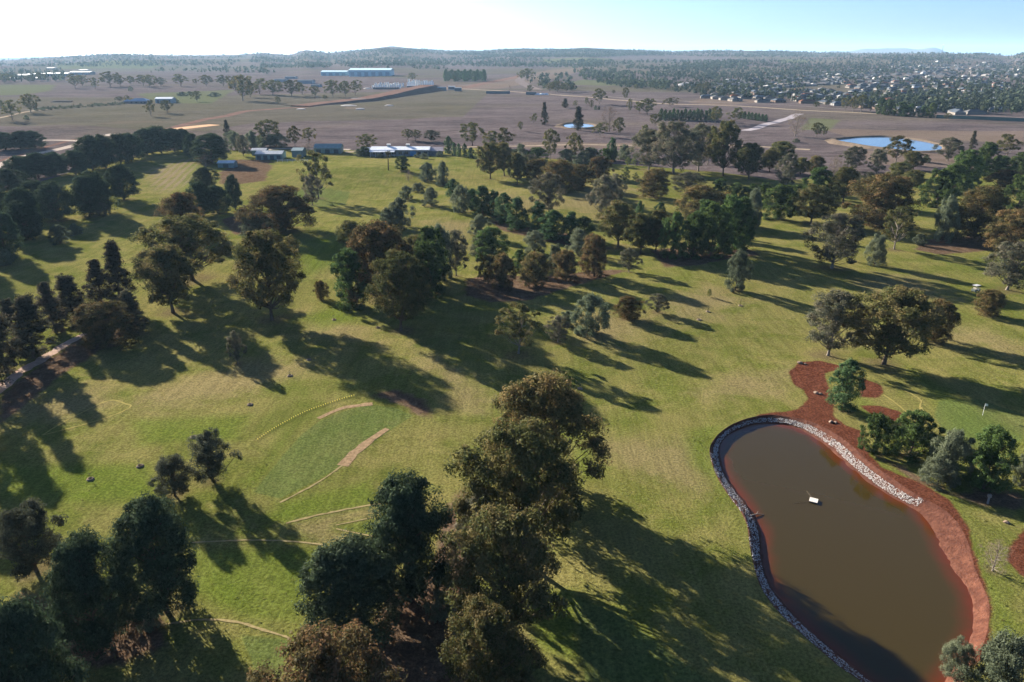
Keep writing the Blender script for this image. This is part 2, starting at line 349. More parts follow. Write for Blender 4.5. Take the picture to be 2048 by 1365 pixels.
def ground_material(base_only=False):
    m, t, out = material('ground'); N = NT(t); c = N.coord()
    n50 = N.noise(c, .018, 4, .55); n8 = N.noise(c, .11, 5, .6, .6); n2 = N.noise(c, .5, 5, .62); nf = N.noise(c, 2.6, 4, .65); nff = N.noise(c, 9.0, 3, .6)
    ed = N.math('MULTIPLY', N.math('SUBTRACT', N.math('ADD', N.math('MULTIPLY', n8, .6), N.math('MULTIPLY', n2, .4)), .5), 1.0)
    def msk(name, amt=.9, lo=.38, hi=.62): return N.step(N.math('ADD', N.attr(name), N.math('MULTIPLY', ed, amt)), lo, hi)
    # mown turf: greener and drier drifts
    g = N.mix(N.step(N.math('ADD', N.math('MULTIPLY', n50, .4), N.math('MULTIPLY', n8, .6)), .36, .64), (.104, .118, .024), (.190, .166, .056))
    g = N.mix(N.math('MULTIPLY', N.step(n2, .5, .75), .5), g, (.212, .180, .066))
    g = N.mix(N.math('MULTIPLY', msk('dry', 1.2, .25, .85), .72), g, (.210, .165, .078))
    g = N.mix(N.math('MULTIPLY', msk('lush', 1.3, .2, .9), .6), g, (.085, .128, .014))
    g = N.mix(N.math('MULTIPLY', msk('green', .3, .35, .65), .6), g, (.086, .120, .036))
    w = N.n('ShaderNodeTexWave', wave_type='BANDS', bands_direction='DIAGONAL'); w.inputs['Scale'].default_value = .16; w.inputs['Distortion'].default_value = 1.5
    N.l(N.scaled(c, (1, .25, 1)), w.inputs['Vector'])
    g = N.mix(N.math('MULTIPLY', N.attr('stripe'), N.step(w.outputs['Fac'], .35, .7, .1, .8)), g, (.21, .165, .10))
    mw = N.noise(N.scaled(c, (1.0, .06, 1)), 1.1, 2, .5); g = N.mix(1.0, g, N.grey(N.step(mw, .3, .7, .90, 1.10)), 'MULTIPLY')
    g = N.mix(N.math('MULTIPLY', N.step(N.math('ADD', N.attr('litter'), N.math('MULTIPLY', ed, 1.4)), .35, .95), .65), g, (.115, .082, .050))
    br = N.mix(N.step(n2, .35, .7), (.085, .048, .034), (.145, .095, .068))
    g = N.mix(N.math('MULTIPLY', msk('brown', 1.3, .3, .7), .9), g, br)
    rd = N.mix(N.step(N.math('ADD', N.math('MULTIPLY', n2, .6), N.math('MULTIPLY', nf, .4)), .36, .66), (.082, .028, .016), (.130, .050, .029))
    g = N.mix(msk('red', .9, .38, .62), g, rd)
    # grazing land and fallow beyond the course
    cs = N.scaled(c, (.35, 1.0, 1)); p1 = N.noise(cs, .02, 6, .65, .4); p2 = N.noise(cs, .12, 5, .7); p3 = N.noise(c, .004, 3, .5)
    p = N.mix(N.step(p1, .3, .68), (.074, .058, .060), (.135, .106, .104))
    p = N.mix(N.math('MULTIPLY', N.step(p2, .45, .75), .7), p, (.175, .146, .138))
    p = N.mix(N.math('MULTIPLY', N.step(p3, .5, .66), .6), p, (.11, .092, .06))
    p4 = N.noise(N.scaled(c, (.25, 1.0, 1)), .055, 4, .7, .8); p = N.mix(N.math('MULTIPLY', N.step(p4, .54, .66), .6), p, (.050, .040, .036))
    p = N.mix(N.math('MULTIPLY', N.step(N.noise(c, .35, 4, .7), .5, .72), .5), p, (.200, .172, .160))
    p = N.mix(N.math('MULTIPLY', N.step(N.noise(N.scaled(c, (.4, 1, 1)), .16, 5, .75, .5), .5, .62), .6), p, (.058, .046, .048))
    vo = N.n('ShaderNodeTexVoronoi', feature='F1'); vo.inputs['Scale'].default_value = .0022; N.l(N.scaled(c, (.6, 1, 1)), vo.inputs['Vector'])
    sp = N.n('ShaderNodeSeparateColor'); N.l(vo.outputs['Color'], sp.inputs[0])
    p = N.mix(N.math('MULTIPLY', N.step(sp.outputs[0], .55, .8), .45), p, (.095, .092, .045))
    p = N.mix(N.math('MULTIPLY', N.step(sp.outputs[1], .6, .9), .4), p, (.14, .108, .08))
    p = N.mix(N.math('MULTIPLY', msk('tan', .9, .3, .7), .5), p, (.19, .138, .10))
    p = N.mix(N.math('MULTIPLY', msk('field', .9, .3, .7), .7), p, (.105, .12, .05))
    col = N.mix(msk('golf', .5), p, g)
    col = N.mix(1.0, col, N.grey(N.math('MULTIPLY', N.step(nf, .28, .74, .58, 1.3), N.step(nff, .25, .8, .72, 1.25))), 'MULTIPLY')
    bump = N.math('ADD', N.math('MULTIPLY', nf, .6), N.math('MULTIPLY', nff, .35))
    N.l(N.bsdf(col, 1.0, 0.0, bump, .7, .35), out.inputs[0]); return m
GROUND = ground_material()
ground = link('ground', ground_sheet(), GROUND); tag(ground, kind='structure')

# ------------------------------------------------------------------ the brown pond: water, bank, stone pitching
def resample_to(ring, n, start=None):
    L = np.vstack([ring, ring[:1]]); s = np.concatenate([[0], np.cumsum(np.hypot(*np.diff(L, axis=0).T))])
    q = np.linspace(0, s[-1], n, endpoint=False)
    return np.stack([np.interp(q, s, L[:, 0]), np.interp(q, s, L[:, 1])], 1)
NB = len(bank_out)
inner = np.empty_like(bank_out)
for i in range(NB):                                   # nearest waterline point to each bank point, smoothed
    inner[i] = water_out[np.argmin(((water_out - bank_out[i]) ** 2).sum(1))]
for _ in range(6): inner = (inner + np.roll(inner, 1, 0) + np.roll(inner, -1, 0)) / 3
def bank():
    V, us = [], []; prof = [(0, 0), (.06, -.02), (.2, -.16), (.42, -.38), (.65, -.60), (.85, -.78), (1.0, -.92), (1.12, -1.15), (1.35, -1.7)]
    jit = rng.normal(0, .05, (NB, len(prof)))
    for k, (u, z) in enumerate(prof):
        p = bank_out + (inner - bank_out) * u
        zz = hz(bank_out[:, 0], bank_out[:, 1]) * (1 - min(u, 1)) + z + (jit[:, k] * (0 < k < 8))
        if k == 0: zz = hz(p[:, 0], p[:, 1])
        V.append(np.column_stack([p, zz])); us.append(np.full(NB, u))
    F = []
    for k in range(len(prof) - 1):
        for i in range(NB):
            j = (i + 1) % NB; F.append((k * NB + i, k * NB + j, (k + 1) * NB + j, (k + 1) * NB + i))
    me = np_mesh('pond_bank', np.vstack(V), np.array(F), True); return me
m, t, out = material('red_clay'); N = NT(t); c = N.coord()
n1 = N.noise(c, .8, 6, .65); n2 = N.noise(c, 3.5, 5, .7)
col = N.mix(N.step(n1, .3, .72), (.070, .023, .013), (.130, .050, .029)); col = N.mix(N.math('MULTIPLY', N.step(n2, .5, .7), .6), col, (.045, .017, .011))
N.l(N.bsdf(col, .9, .15, N.math('ADD', n1, N.math('MULTIPLY', n2, .5)), .9, .35), out.inputs[0]); CLAY = m
tag(link('pond_bank', bank(), CLAY), kind='structure')
def water_mesh(name, ring, z, spacing):
    lo, hi = ring.min(0), ring.max(0)
    gx, gy = np.meshgrid(np.arange(lo[0], hi[0], spacing), np.arange(lo[1], hi[1], spacing))
    P = np.stack([gx.ravel(), gy.ravel()], 1); P = P[inside_sd(P, ring) > spacing * .4]
    A = np.vstack([ring, P]); n = len(ring)
    res = delaunay_2d_cdt([Vector(p) for p in A], [(i, (i + 1) % n) for i in range(n)], [], 1, 1e-5, False)
    V = np.array([tuple(v) for v in res[0]]); F = np.array([f for f in res[2] if len(f) == 3])
    me = np_mesh(name, np.column_stack([V, np.full(len(V), z)]), F, True)
    attr(me, 'shore', np.clip(np.abs(inside_sd(V, ring)), 0, 50)); return me
ctr = inner.mean(0)
wl = inner + (bank_out - inner) * .03
m, t, out = material('muddy_water'); N = NT(t); c = N.coord()
sh = N.math('ADD', N.attr('shore'), N.math('MULTIPLY', N.math('SUBTRACT', N.noise(c, .25, 4), .5), 2.5))
col = N.mix(N.step(sh, -.8, 2.4), (.095, .020, .007), (.036, .025, .006))
N.l(N.bsdf(col, .08, .28, N.noise(c, 1.2, 3), .03, .05), out.inputs[0]); MUD = m
tag(link('pond_water', water_mesh('pond_water', wl, WATER_Z, 2.0), MUD), kind='structure')
def rock_mesh(name, seed, sub=1, flat=.75, rough=.25):
    bm = bmesh.new(); bmesh.ops.create_icosphere(bm, subdivisions=sub, radius=1.0); R = random.Random(seed)
    for v in bm.verts: v.co *= 1 + R.uniform(-rough, rough); v.co.z *= flat
    me = bpy.data.meshes.new(name); bm.to_mesh(me); bm.free(); return me
def riprap():
    oct_v = np.array([(1, 0, 0), (-1, 0, 0), (0, 1, 0), (0, -1, 0), (0, 0, 1), (0, 0, -1)], float)
    oct_f = np.array([(0, 2, 4), (2, 1, 4), (1, 3, 4), (3, 0, 4), (2, 0, 5), (1, 2, 5), (3, 1, 5), (0, 3, 5)])
    end = np.argmin(((bank_out - poly([(1838, 994)])[0]) ** 2).sum(1)); end2 = np.argmin(((bank_out - poly([(1740, 1382)])[0]) ** 2).sum(1))
    first = 0                                          # stones run from the far end of the red bank round the top to the lower side
    seq = [i % NB for i in range(NB)]
    def stony(i): return not (end < i < end2) if end < end2 else (end2 < i < end) is False
    C, S = [], []
    for i in range(NB):
        if not stony(i): continue
        j = (i + 1) % NB; w = np.hypot(*(inner[i] - bank_out[i]))
        pale = 1.0 if i < end else 0.0
        for _ in range(int(26 * w) + 6):
            u = rng.uniform(.34, .82) if pale else rng.uniform(.04, .78); f = rng.uniform()
            a = bank_out[i] * (1 - f) + bank_out[j] * f; b = inner[i] * (1 - f) + inner[j] * f
            p = a + (b - a) * u; C.append((p[0], p[1], -.92 * max(u, 0) + .02)); S.append(rng.uniform(.05, .115))
    C, S = np.array(C), np.array(S); n = len(C)
    k = rng.uniform(.6, 1.3, (n, 6, 1)); ang = rng.uniform(0, 6.28, n)
    V = oct_v[None] * k * S[:, None, None] * np.array([1, 1, .8]); ca, sa = np.cos(ang)[:, None], np.sin(ang)[:, None]
    V = np.stack([V[..., 0] * ca - V[..., 1] * sa, V[..., 0] * sa + V[..., 1] * ca, V[..., 2]], -1) + C[:, None]
    F = oct_f[None] + (np.arange(n) * 6)[:, None, None]
    me = np_mesh('stone_pitching', V.reshape(-1, 3), F.reshape(-1, 3)); attr(me, 'tone', np.repeat(rng.uniform(0, 1, n), 6)); return me
m, t, out = material('pitching_stone'); N = NT(t)
col = N.mix(N.attr('tone'), (.26, .23, .21), (.62, .58, .54)); N.l(N.bsdf(col, .9, .2), out.inputs[0]); STONE = m
tag(link('stone_pitching', riprap(), STONE), 'band of pale broken stones lining the edge of the brown pond', 'stones', kind='stuff')

# distant ponds
m, t, out = material('clear_water'); N = NT(t); c = N.coord()
N.l(N.bsdf((.06, .10, .15), .12, .8, N.noise(c, .8, 3), .15, .05), out.inputs[0]); BLUE = m
def far_pond(pts, name):
    ring = spline(poly(P_(pts)), 4.0, True); z = float(np.min(hz(ring[:, 0], ring[:, 1])))
    me = water_mesh(name, ring, 0.0, 6.0)
    V = np.empty(len(me.vertices) * 3, np.float32); me.vertices.foreach_get('co', V); V = V.reshape(-1, 3)
    V[:, 2] = hz(V[:, 0], V[:, 1]).max() + .06; me.vertices.foreach_set('co', V.ravel()); me.update()
    tag(link(name, me, BLUE), kind='structure')
    # low earth rim
    n = len(ring); c0 = ring.mean(0); d = ring - c0; d /= np.hypot(d[:, 0], d[:, 1])[:, None]; top = V[0, 2]
    rows = [(-.8, top - .5), (.6, top + .25), (2.2, top + .9), (4.5, top + .6), (8.5, None)]
    VV = []
    for off, z_ in rows:
        p = ring + d * (off * (1 + .25 * np.sin(np.arange(n) * .9)[:, None] * (off > 1))); VV.append(np.column_stack([p, np.full(n, z_) if z_ is not None else hz(p[:, 0], p[:, 1]) - .3]))
    F = [(k * n + i, k * n + (i + 1) % n, (k + 1) * n + (i + 1) % n, (k + 1) * n + i) for k in range(4) for i in range(n)]
    tag(link('pond_rim', np_mesh('pond_rim', np.vstack(VV), np.array(F), True), plain('rim_earth', (.13, .10, .075), .95, .1, .4, .4)), kind='structure')
far_pond('1128,252 1140,248 1160,247 1180,249 1188,253 1178,257 1150,258 1134,257', 'far_pond')
far_pond('1676,285 1690,281 1730,279 1780,279 1830,284 1870,290 1884,296 1870,303 1830,304 1780,300 1720,294', 'far_pond')

# ------------------------------------------------------------------ roads, tracks, earthworks and turf lines
def ribbon(name, px, width, mat, off=.05, step=3.0, kind='structure', wob=.0, world=None):
    """draped strip along a traced centre line; width in metres or (start, end)"""
    c = spline(poly(P_(px)) if world is None else world, step); n = len(c)
    t = np.gradient(c, axis=0); t /= np.hypot(t[:, 0], t[:, 1])[:, None] + 1e-9; nrm = np.stack([-t[:, 1], t[:, 0]], 1)
    w = np.linspace(width[0], width[1], n) if not np.isscalar(width) else np.full(n, width)
    cols = []
    for f in (-.5, -.17, .17, .5):
        p = c + nrm * (w * f * (1 + rng.normal(0, wob, n)))[:, None] + (nrm * rng.normal(0, wob, n)[:, None] * w[:, None] * .5 if wob else 0)
        cols.append(np.column_stack([p, hz(p[:, 0], p[:, 1]) + off]))
    V = np.vstack(cols); F = [(k * n + i, (k + 1) * n + i, (k + 1) * n + i + 1, k * n + i + 1) for k in range(3) for i in range(n - 1)]
    F = np.array(F)[:, ::-1]
    return tag(link(name, np_mesh(name, V, F, True), mat), kind=kind)
GRAVEL = plain('pale_gravel', (.36, .30, .25), .95, .1, .2, .3)
REDROAD = plain('red_earth', (.145, .090, .072), .95, .1, .35, .08)
ASPH = plain('old_asphalt', (.16, .15, .155), .9, .2, .2, .2)
TRACK = plain('dry_track', (.27, .215, .155), .95, .1, .3, .2)
STRAW = plain('cut_straw', (.25, .20, .095), .95, .1, .35, 1.5)
SOIL = plain('bare_soil', (.24, .165, .095), .95, .1, .5, 2.2)
YLINE = plain('yellow_straw', (.25, .21, .07), .95, .1, .3, 1.5)
ribbon('gravel_road', '-120,372 0,331 40,315 100,303 165,286 230,268', 7.5, GRAVEL, .07, 4)
ribbon('gravel_path', '84,281 120,281 168,283', 6.0, GRAVEL, .09, 4)
ribbon('dirt_road', '-60,334 0,322 70,301 150,279', 4.5, REDROAD, .06, 4)
ribbon('dirt_road', '340,258 372,249 430,236 486,224 540,219 620,214', (9, 15), REDROAD, .08, 6, wob=.05)
ribbon('sand_pad', '352,259 392,254 430,250', 16, plain('orange_sand', (.52, .33, .20), .95, .1, .2, .2), .14, 6)
ribbon('track', '-60,248 0,236 60,223 150,214 255,207', 6, TRACK, .06, 6)
ribbon('highway', '880,176 1000,182 1100,189 1200,197 1300,206 1400,210 1500,214 1620,222 1800,231 1950,239 2100,246', 10, TRACK, .10, 12)
ribbon('railway_strip', '1040,187 1200,193 1300,200 1450,206 1560,210 1700,219 1850,229 2100,240', 6, plain('ballast', (.19, .16, .14), .95, .1, .3, .2), .16, 12)
ribbon('side_road', '1490,262 1530,250 1575,238 1600,228', 9, plain('pale_asphalt', (.30, .27, .28), .9, .2, .2, .2), .12, 6)
ribbon('access_road', '690,305 735,302 820,297 960,294 1100,291 1300,291 1500,293 1620,300', 5.5, TRACK, .08, 6)
ribbon('access_road', '500,303 580,298 700,300', 5.5, GRAVEL, .10, 6)
ribbon('dirt_road', '930,176 980,165 1030,155 1060,148', (22, 30), REDROAD, .12, 12, wob=.05)
ribbon('dirt_road', '1060,148 1040,160 1050,170 1075,180', (22, 20), plain('grey_earth', (.15, .12, .11), .95, .1, .3, .05), .20, 12, wob=.05)
ribbon('sandy_path', '-40,800 0,778 40,745 90,715 130,690 170,668', (3.0, 1.8), plain('sandy_soil', (.36, .26, .20), .95, .1, .3, .8), .03, 1.5, wob=.12)
ribbon('soil_strip', '638,838 665,824 690,816 720,811 745,808', (.8, 1.2), SOIL, .03, 1.1, wob=.14)
ribbon('soil_strip', '684,932 700,915 722,896 748,876 775,858', (2.1, 1.1), SOIL, .03, 1.3, wob=.12)
for s, w, mt in (('560,1006 600,985 640,963 684,932', .28, STRAW), ('572,1047 605,1038 640,1030 660,1026 700,1018 762,1007', .38, STRAW), ('380,1086 440,1083 500,1081 560,1082 610,1086 652,1091', .30, STRAW), ('672,1051 700,1045 748,1035', .22, STRAW), ('672,1058 710,1066 750,1074', .22, STRAW),
                 ('290,1255 340,1248 400,1240 465,1243 520,1258 582,1278', .30, STRAW), ('85,871 115,852 150,833 180,818 205,806 228,801 250,808 262,813 240,826 200,840 160,852 120,862 85,871', .3, YLINE), ('1768,790 1790,806 1810,822 1830,838 1855,856', .3, YLINE), ('1800,778 1826,790 1842,802 1840,815 1846,838 1862,860', .3, YLINE), ('1842,815 1862,842 1875,858', .25, YLINE)):
    ribbon('turf_line', s, w, mt, .035, .7, wob=.22)
# raised embankment of the unfinished bypass
def embankment():
    c = spline(poly(P_('600,214 680,206 740,200 800,190 858,181')), 12.0); n = len(c)
    t = np.gradient(c, axis=0); t /= np.hypot(t[:, 0], t[:, 1])[:, None]; nr = np.stack([-t[:, 1], t[:, 0]], 1)
    h = np.linspace(.3, 1, n) ** 1.6 * 9.0; V = []
    for f, k in ((-1, 0), (-.5, 1), (.5, 1), (1, 0)):
        half = np.where(k, 13.0, 13.0 + h * 2.2); p = c + nr * (np.sign(f) * half)[:, None]
        V.append(np.column_stack([p, hz(p[:, 0], p[:, 1]) * (1 - k) + k * (hz(c[:, 0], c[:, 1]) + h) - .2 * (1 - k)]))
    F = [(k * n + i, (k + 1) * n + i, (k + 1) * n + i + 1, k * n + i + 1) for k in range(3) for i in range(n - 1)]
    V = np.vstack(V); F = [f[::-1] for f in F]
    me = bpy.data.meshes.new('road_embankment'); me.from_pydata([tuple(v) for v in V], [], F + [(n - 1, 2 * n - 1, 3 * n - 1, 4 * n - 1)]); me.update()
    return me
tag(link('road_embankment', embankment(), REDROAD), kind='structure')

# ------------------------------------------------------------------ trees: prototypes (trunk mesh, crown mesh) per kind
LEAF = {
    'pine': leaf_material('pine_needles', (.032, .050, .026), (.072, .098, .050), None, .25),
    'gum': leaf_material('gum_leaves', (.054, .066, .023), (.112, .116, .042), (.138, .108, .044), .38),
    'greygum': leaf_material('grey_gum_leaves', (.070, .077, .045), (.125, .128, .080), (.145, .122, .085), .35),
    'brown': leaf_material('brown_tipped_leaves', (.060, .060, .024), (.114, .096, .040), (.165, .100, .046), .36),
    'sheoak': leaf_material('sheoak_leaves', (.034, .038, .024), (.070, .066, .040), (.09, .07, .045), .3),
    'conifer': leaf_material('conifer_leaves', (.040, .072, .030), (.080, .126, .052), None, .35),
    'willow': leaf_material('olive_leaves', (.078, .094, .054), (.140, .160, .100), None, .4),
    'dense': leaf_material('dense_leaves', (.044, .072, .022), (.094, .132, .040), None, .38),
    'pale': leaf_material('pale_leaves', (.10, .12, .035), (.19, .20, .07), None, .35),
    'olive': leaf_material('dark_olive_leaves', (.046, .052, .032), (.096, .100, .064), None, .35),
    'dry': leaf_material('dry_twigs', (.14, .105, .075), (.24, .18, .13), None, .2)}
def quads_from(C, Nn, a, w, R):
    n = len(C); T = R.normal(size=(n, 3)); T -= (T * Nn).sum(1)[:, None] * Nn; T /= np.linalg.norm(T, axis=1)[:, None] + 1e-9
    B = np.cross(Nn, T); a = a[:, None]; w = w[:, None]
    V = np.stack([C + T * a, C + B * w + T * a * .15, C - T * a, C - B * w + T * a * .15], 1)
    return V.reshape(-1, 3), np.arange(n * 4).reshape(n, 4)
def grow(kind, seed, H, W, prof, base, nl, lr, nc, nleaf, leaf, elong, trunk_r, sparse=0.0, fork=.5, up=.35, flat=.8, droop=0.0, twig=True, cl=.42, inner=.45):
    """prof(u) gives the crown radius (0..1) at crown height u; base is the crown's start as a share of H"""
    R = np.random.default_rng(seed); tb = MB()
    bend = R.normal(0, .03, 2) * H
    def axis(z): k = z / H; return np.array([bend[0] * math.sin(k * 2.2), bend[1] * math.sin(k * 2.2 + .4), z])
    topz = H * (base + (1 - base) * fork); zs = np.linspace(-.3, topz, 7)
    for i in range(6): tb.tube(axis(zs[i]), axis(zs[i + 1]), trunk_r * (1 - .11 * i) * (1.25 if i == 0 else 1), trunk_r * (1 - .11 * (i + 1)), 7)
    C, Nn, LA, CA = [], [], [], []
    gold = R.uniform(0, 6.28); k0 = R.uniform(.8, 1.2, 5); ph = R.uniform(0, 6.28, 5)
    for i in range(nl):
        u = (i + R.uniform(.1, .9)) / nl; u = u ** .85
        th = gold + i * 2.39996 + R.normal(0, .25)
        skew = 1 + .16 * math.sin(th * 2 + ph[0]) + .12 * math.sin(th * 3 + ph[1] + u * 3)
        rr = prof(u) * W / 2 * skew
        q = R.uniform(inner, 1.0) ** .6 if R.uniform() > .22 else R.uniform(0, .6)
        lrad = lr * W * R.uniform(.7, 1.3) * (.65 + .35 * prof(u))
        z = H * (base + (1 - base) * u) - lrad * flat * .5
        rad = max(rr * q - lrad * .55, 0)
        c = axis(min(z, topz)) * np.array([1, 1, 0]) + np.array([rad * math.cos(th), rad * math.sin(th), z])
        if R.uniform() < sparse: continue
        # limb from trunk to the lobe
        az = min(max(z - rad * R.uniform(.7, 1.2) - .03 * H, base * H * .55), topz * .98); p0 = axis(az); mid = (p0 + c) / 2 + np.array([0, 0, -.12 * rad + .05 * H * R.uniform(-1, 1) * .4])
        r0 = trunk_r * R.uniform(.26, .42)
        tb.tube(p0, mid, r0, r0 * .65, 5); tb.tube(mid, c, r0 * .65, r0 * .3, 4)
        for j in range(nc):
            d = R.normal(size=3); d[2] = abs(d[2]) * (1 if R.uniform() < .75 else -1) + .15; out = np.array([math.cos(th), math.sin(th), 0]) * min(1, rad / (W * .25 + 1e-6)) * .8
            d = d / np.linalg.norm(d) + out * .7; d /= np.linalg.norm(d)
            cc = c + d * lrad * np.array([1, 1, flat]) * R.uniform(.55, 1.0)
            cr = lrad * cl * R.uniform(.7, 1.25)
            if twig and j % 2 == 0: tb.tube(c, cc, r0 * .28, r0 * .1, 3)
            n = max(4, int(nleaf * R.uniform(.6, 1.4)))
            v = R.normal(size=(n, 3)); v /= np.linalg.norm(v, axis=1)[:, None]
            pos = cc + v * (cr * R.uniform(.25, 1.05, (n, 1)) ** .7) * np.array([1, 1, .8])
            if droop: pos[:, 2] -= droop * H * R.uniform(0, 1, n) ** 2
            nn = v * .75 + d * .35 + np.array([0, 0, up]) + R.normal(size=(n, 3)) * .5; nn /= np.linalg.norm(nn, axis=1)[:, None]
            C.append(pos); Nn.append(nn); LA.append(R.uniform(0, 1, n)); CA.append(np.full(n, R.uniform(0, 1)))
    C, Nn, LA, CA = np.vstack(C), np.vstack(Nn), np.concatenate(LA), np.concatenate(CA)
    C[:, 2] = np.maximum(C[:, 2], .25)
    s = leaf * R.uniform(.65, 1.35, len(C)); V, F = quads_from(C, Nn, s, s * elong, R)
    crown = np_mesh(kind + '_crown', V, F); attr(crown, 'leaf', np.repeat(LA, 4)); attr(crown, 'clump', np.repeat(CA, 4))
    return tb.mesh(kind + '_trunk'), crown, H, W
dome = lambda u: math.sqrt(max(0.0, 1 - ((u - .42) / .62) ** 2))
egg = lambda u: math.sqrt(max(0.0, 1 - ((u - .36) / .67) ** 2))
cone = lambda u: max(.06, (1 - u) ** .75) * min(1, .55 + u * 2.2)
colm = lambda u: min(1, .55 + u * 2) * min(1, (1.04 - u) * 2.6) ** .6
umbr = lambda u: .55 + .45 * math.sin(min(1, u * 1.05) * math.pi * .85)
spread = lambda u: math.sqrt(max(0.0, 1 - ((u - .48) / .56) ** 2)) * .95 + .05
SPEC = {   # H, W, profile, crown base, lobes, lobe radius, clumps per lobe, leaves per clump, leaf half-length, width share, trunk radius
    'pine': dict(n=3, a=(14, 11, egg, .13, 58, .165, 10, 60, .21, .38, .30), k=dict(flat=.85, cl=.55, fork=.85, up=.45, inner=.5)),
    'gum': dict(n=3, a=(18, 15, spread, .26, 62, .15, 11, 56, .22, .44, .40), k=dict(flat=.78, cl=.48, fork=.4, sparse=.03, inner=.4)),
    'airgum': dict(n=3, a=(16, 15, spread, .30, 30, .125, 9, 40, .26, .42, .34), k=dict(flat=.7, cl=.45, fork=.35, sparse=.1)),
    'greygum': dict(n=3, a=(17, 14, spread, .20, 50, .14, 10, 56, .20, .40, .34), k=dict(flat=.78, cl=.48, fork=.4, sparse=.05)),
    'brown': dict(n=3, a=(16, 15, dome, .11, 68, .15, 10, 56, .21, .46, .40), k=dict(flat=.8, cl=.5, fork=.5, inner=.4)),
    'sheoak': dict(n=2, a=(15, 7, cone, .10, 38, .19, 9, 44, .24, .26, .22), k=dict(flat=1.0, cl=.55, fork=.9, up=.2, sparse=.03)),
    'conifer': dict(n=3, a=(10, 7, colm, .04, 38, .18, 9, 46, .17, .38, .18), k=dict(flat=1.0, cl=.52, fork=.9, up=.3)),
    'willow': dict(n=3, a=(9, 9, dome, .10, 38, .16, 9, 54, .18, .36, .22), k=dict(flat=.85, cl=.55, fork=.5, droop=.05)),
    'dense': dict(n=3, a=(12, 10, egg, .05, 46, .15, 10, 52, .19, .46, .28), k=dict(flat=.9, cl=.52, fork=.7, inner=.55)),
    'pale': dict(n=2, a=(6, 4, egg, .18, 20, .19, 7, 30, .15, .4, .09), k=dict(flat=.9, cl=.5, fork=.8)),
    'olive': dict(n=2, a=(7, 7, dome, .20, 40, .15, 9, 56, .12, .38, .20), k=dict(flat=.85, cl=.52, fork=.4)),
    'dry': dict(n=2, a=(11, 10, spread, .20, 34, .15, 8, 14, .24, .10, .24), k=dict(flat=.9, cl=.6, fork=.6)),
    'shrub': dict(n=2, a=(3.2, 4.5, dome, .02, 20, .18, 8, 30, .14, .42, .07), k=dict(flat=.8, cl=.55, fork=.5))}
LEAF['shrub'] = LEAF['willow']; LEAF['airgum'] = LEAF['gum']
PALE_BARK = {'airgum', 'greygum', 'dry'}
PROTO = {}
for ki, (k, sp) in enumerate(SPEC.items()):
    PROTO[k] = []
    for v in range(sp['n']):
        tm, cm, H, W = grow(k, 100 * ki + v + 5, *sp['a'], **sp['k'])
        tm.materials.append(BARK_PALE if k in PALE_BARK else BARK); cm.materials.append(LEAF[k])
        co = np.empty(len(cm.vertices) * 3, np.float32); cm.vertices.foreach_get('co', co); co = co.reshape(-1, 3)
        W = float(np.percentile(np.hypot(co[:, 0], co[:, 1]), 95.5) * 2); H = float(np.percentile(co[:, 2], 99.7))
        PROTO[k].append((tm, cm, H, W))
NAME = {'airgum': 'gum_tree', 'pine': 'pine_tree', 'gum': 'gum_tree', 'greygum': 'grey_gum_tree', 'brown': 'brown_tipped_tree', 'sheoak': 'sheoak_tree', 'conifer': 'conifer_tree', 'willow': 'willowy_tree', 'dense': 'dense_evergreen_tree', 'pale': 'young_tree', 'olive': 'olive_tree', 'dry': 'bare_tree', 'shrub': 'shrub'}
LOOK = {'airgum': 'open-crowned olive gum tree', 'pine': 'dark blue-green rounded pine', 'gum': 'spreading olive-green gum tree', 'greygum': 'airy grey-green gum tree', 'brown': 'broad tree with rusty crown tips', 'sheoak': 'slim dark she-oak', 'conifer': 'mid-green bushy conifer', 'willow': 'grey-green willowy tree',
        'dense': 'dense dark green evergreen tree', 'pale': 'small pale green young tree', 'olive': 'small dark olive tree', 'dry': 'nearly bare brown twiggy tree', 'shrub': 'low green shrub'}
CAT = {'airgum': 'gum tree', 'pine': 'pine', 'gum': 'gum tree', 'greygum': 'gum tree', 'brown': 'broad tree', 'sheoak': 'she-oak', 'conifer': 'conifer', 'willow': 'willowy tree', 'dense': 'evergreen tree', 'pale': 'young tree', 'olive': 'olive tree', 'dry': 'bare tree', 'shrub': 'shrub'}
_seen = {}; TREES = []
def tree(kind, p, h, w, label, group, rz=None):
    k = _seen.get(kind, 0); _seen[kind] = k + 1
    tm, cm, H, W = PROTO[kind][k % len(PROTO[kind])]
    o = empty(NAME[kind], (p[0], p[1], p[2] - .05), rng.uniform(0, 6.28) if rz is None else rz, (w / W, w / W, h / H))
    tag(o, label, CAT[kind], group)
    link('trunk', tm, parent=o); link('crown', cm, parent=o); TREES.append((p[0], p[1], w / 2)); return o
K = {'A': 'airgum', 'P': 'pine', 'E': 'gum', 'G': 'greygum', 'B': 'brown', 'S': 'sheoak', 'C': 'conifer', 'W': 'willow', 'D': 'dense', 'Y': 'pale', 'O': 'olive', 'X': 'dry', 'T': 'shrub'}
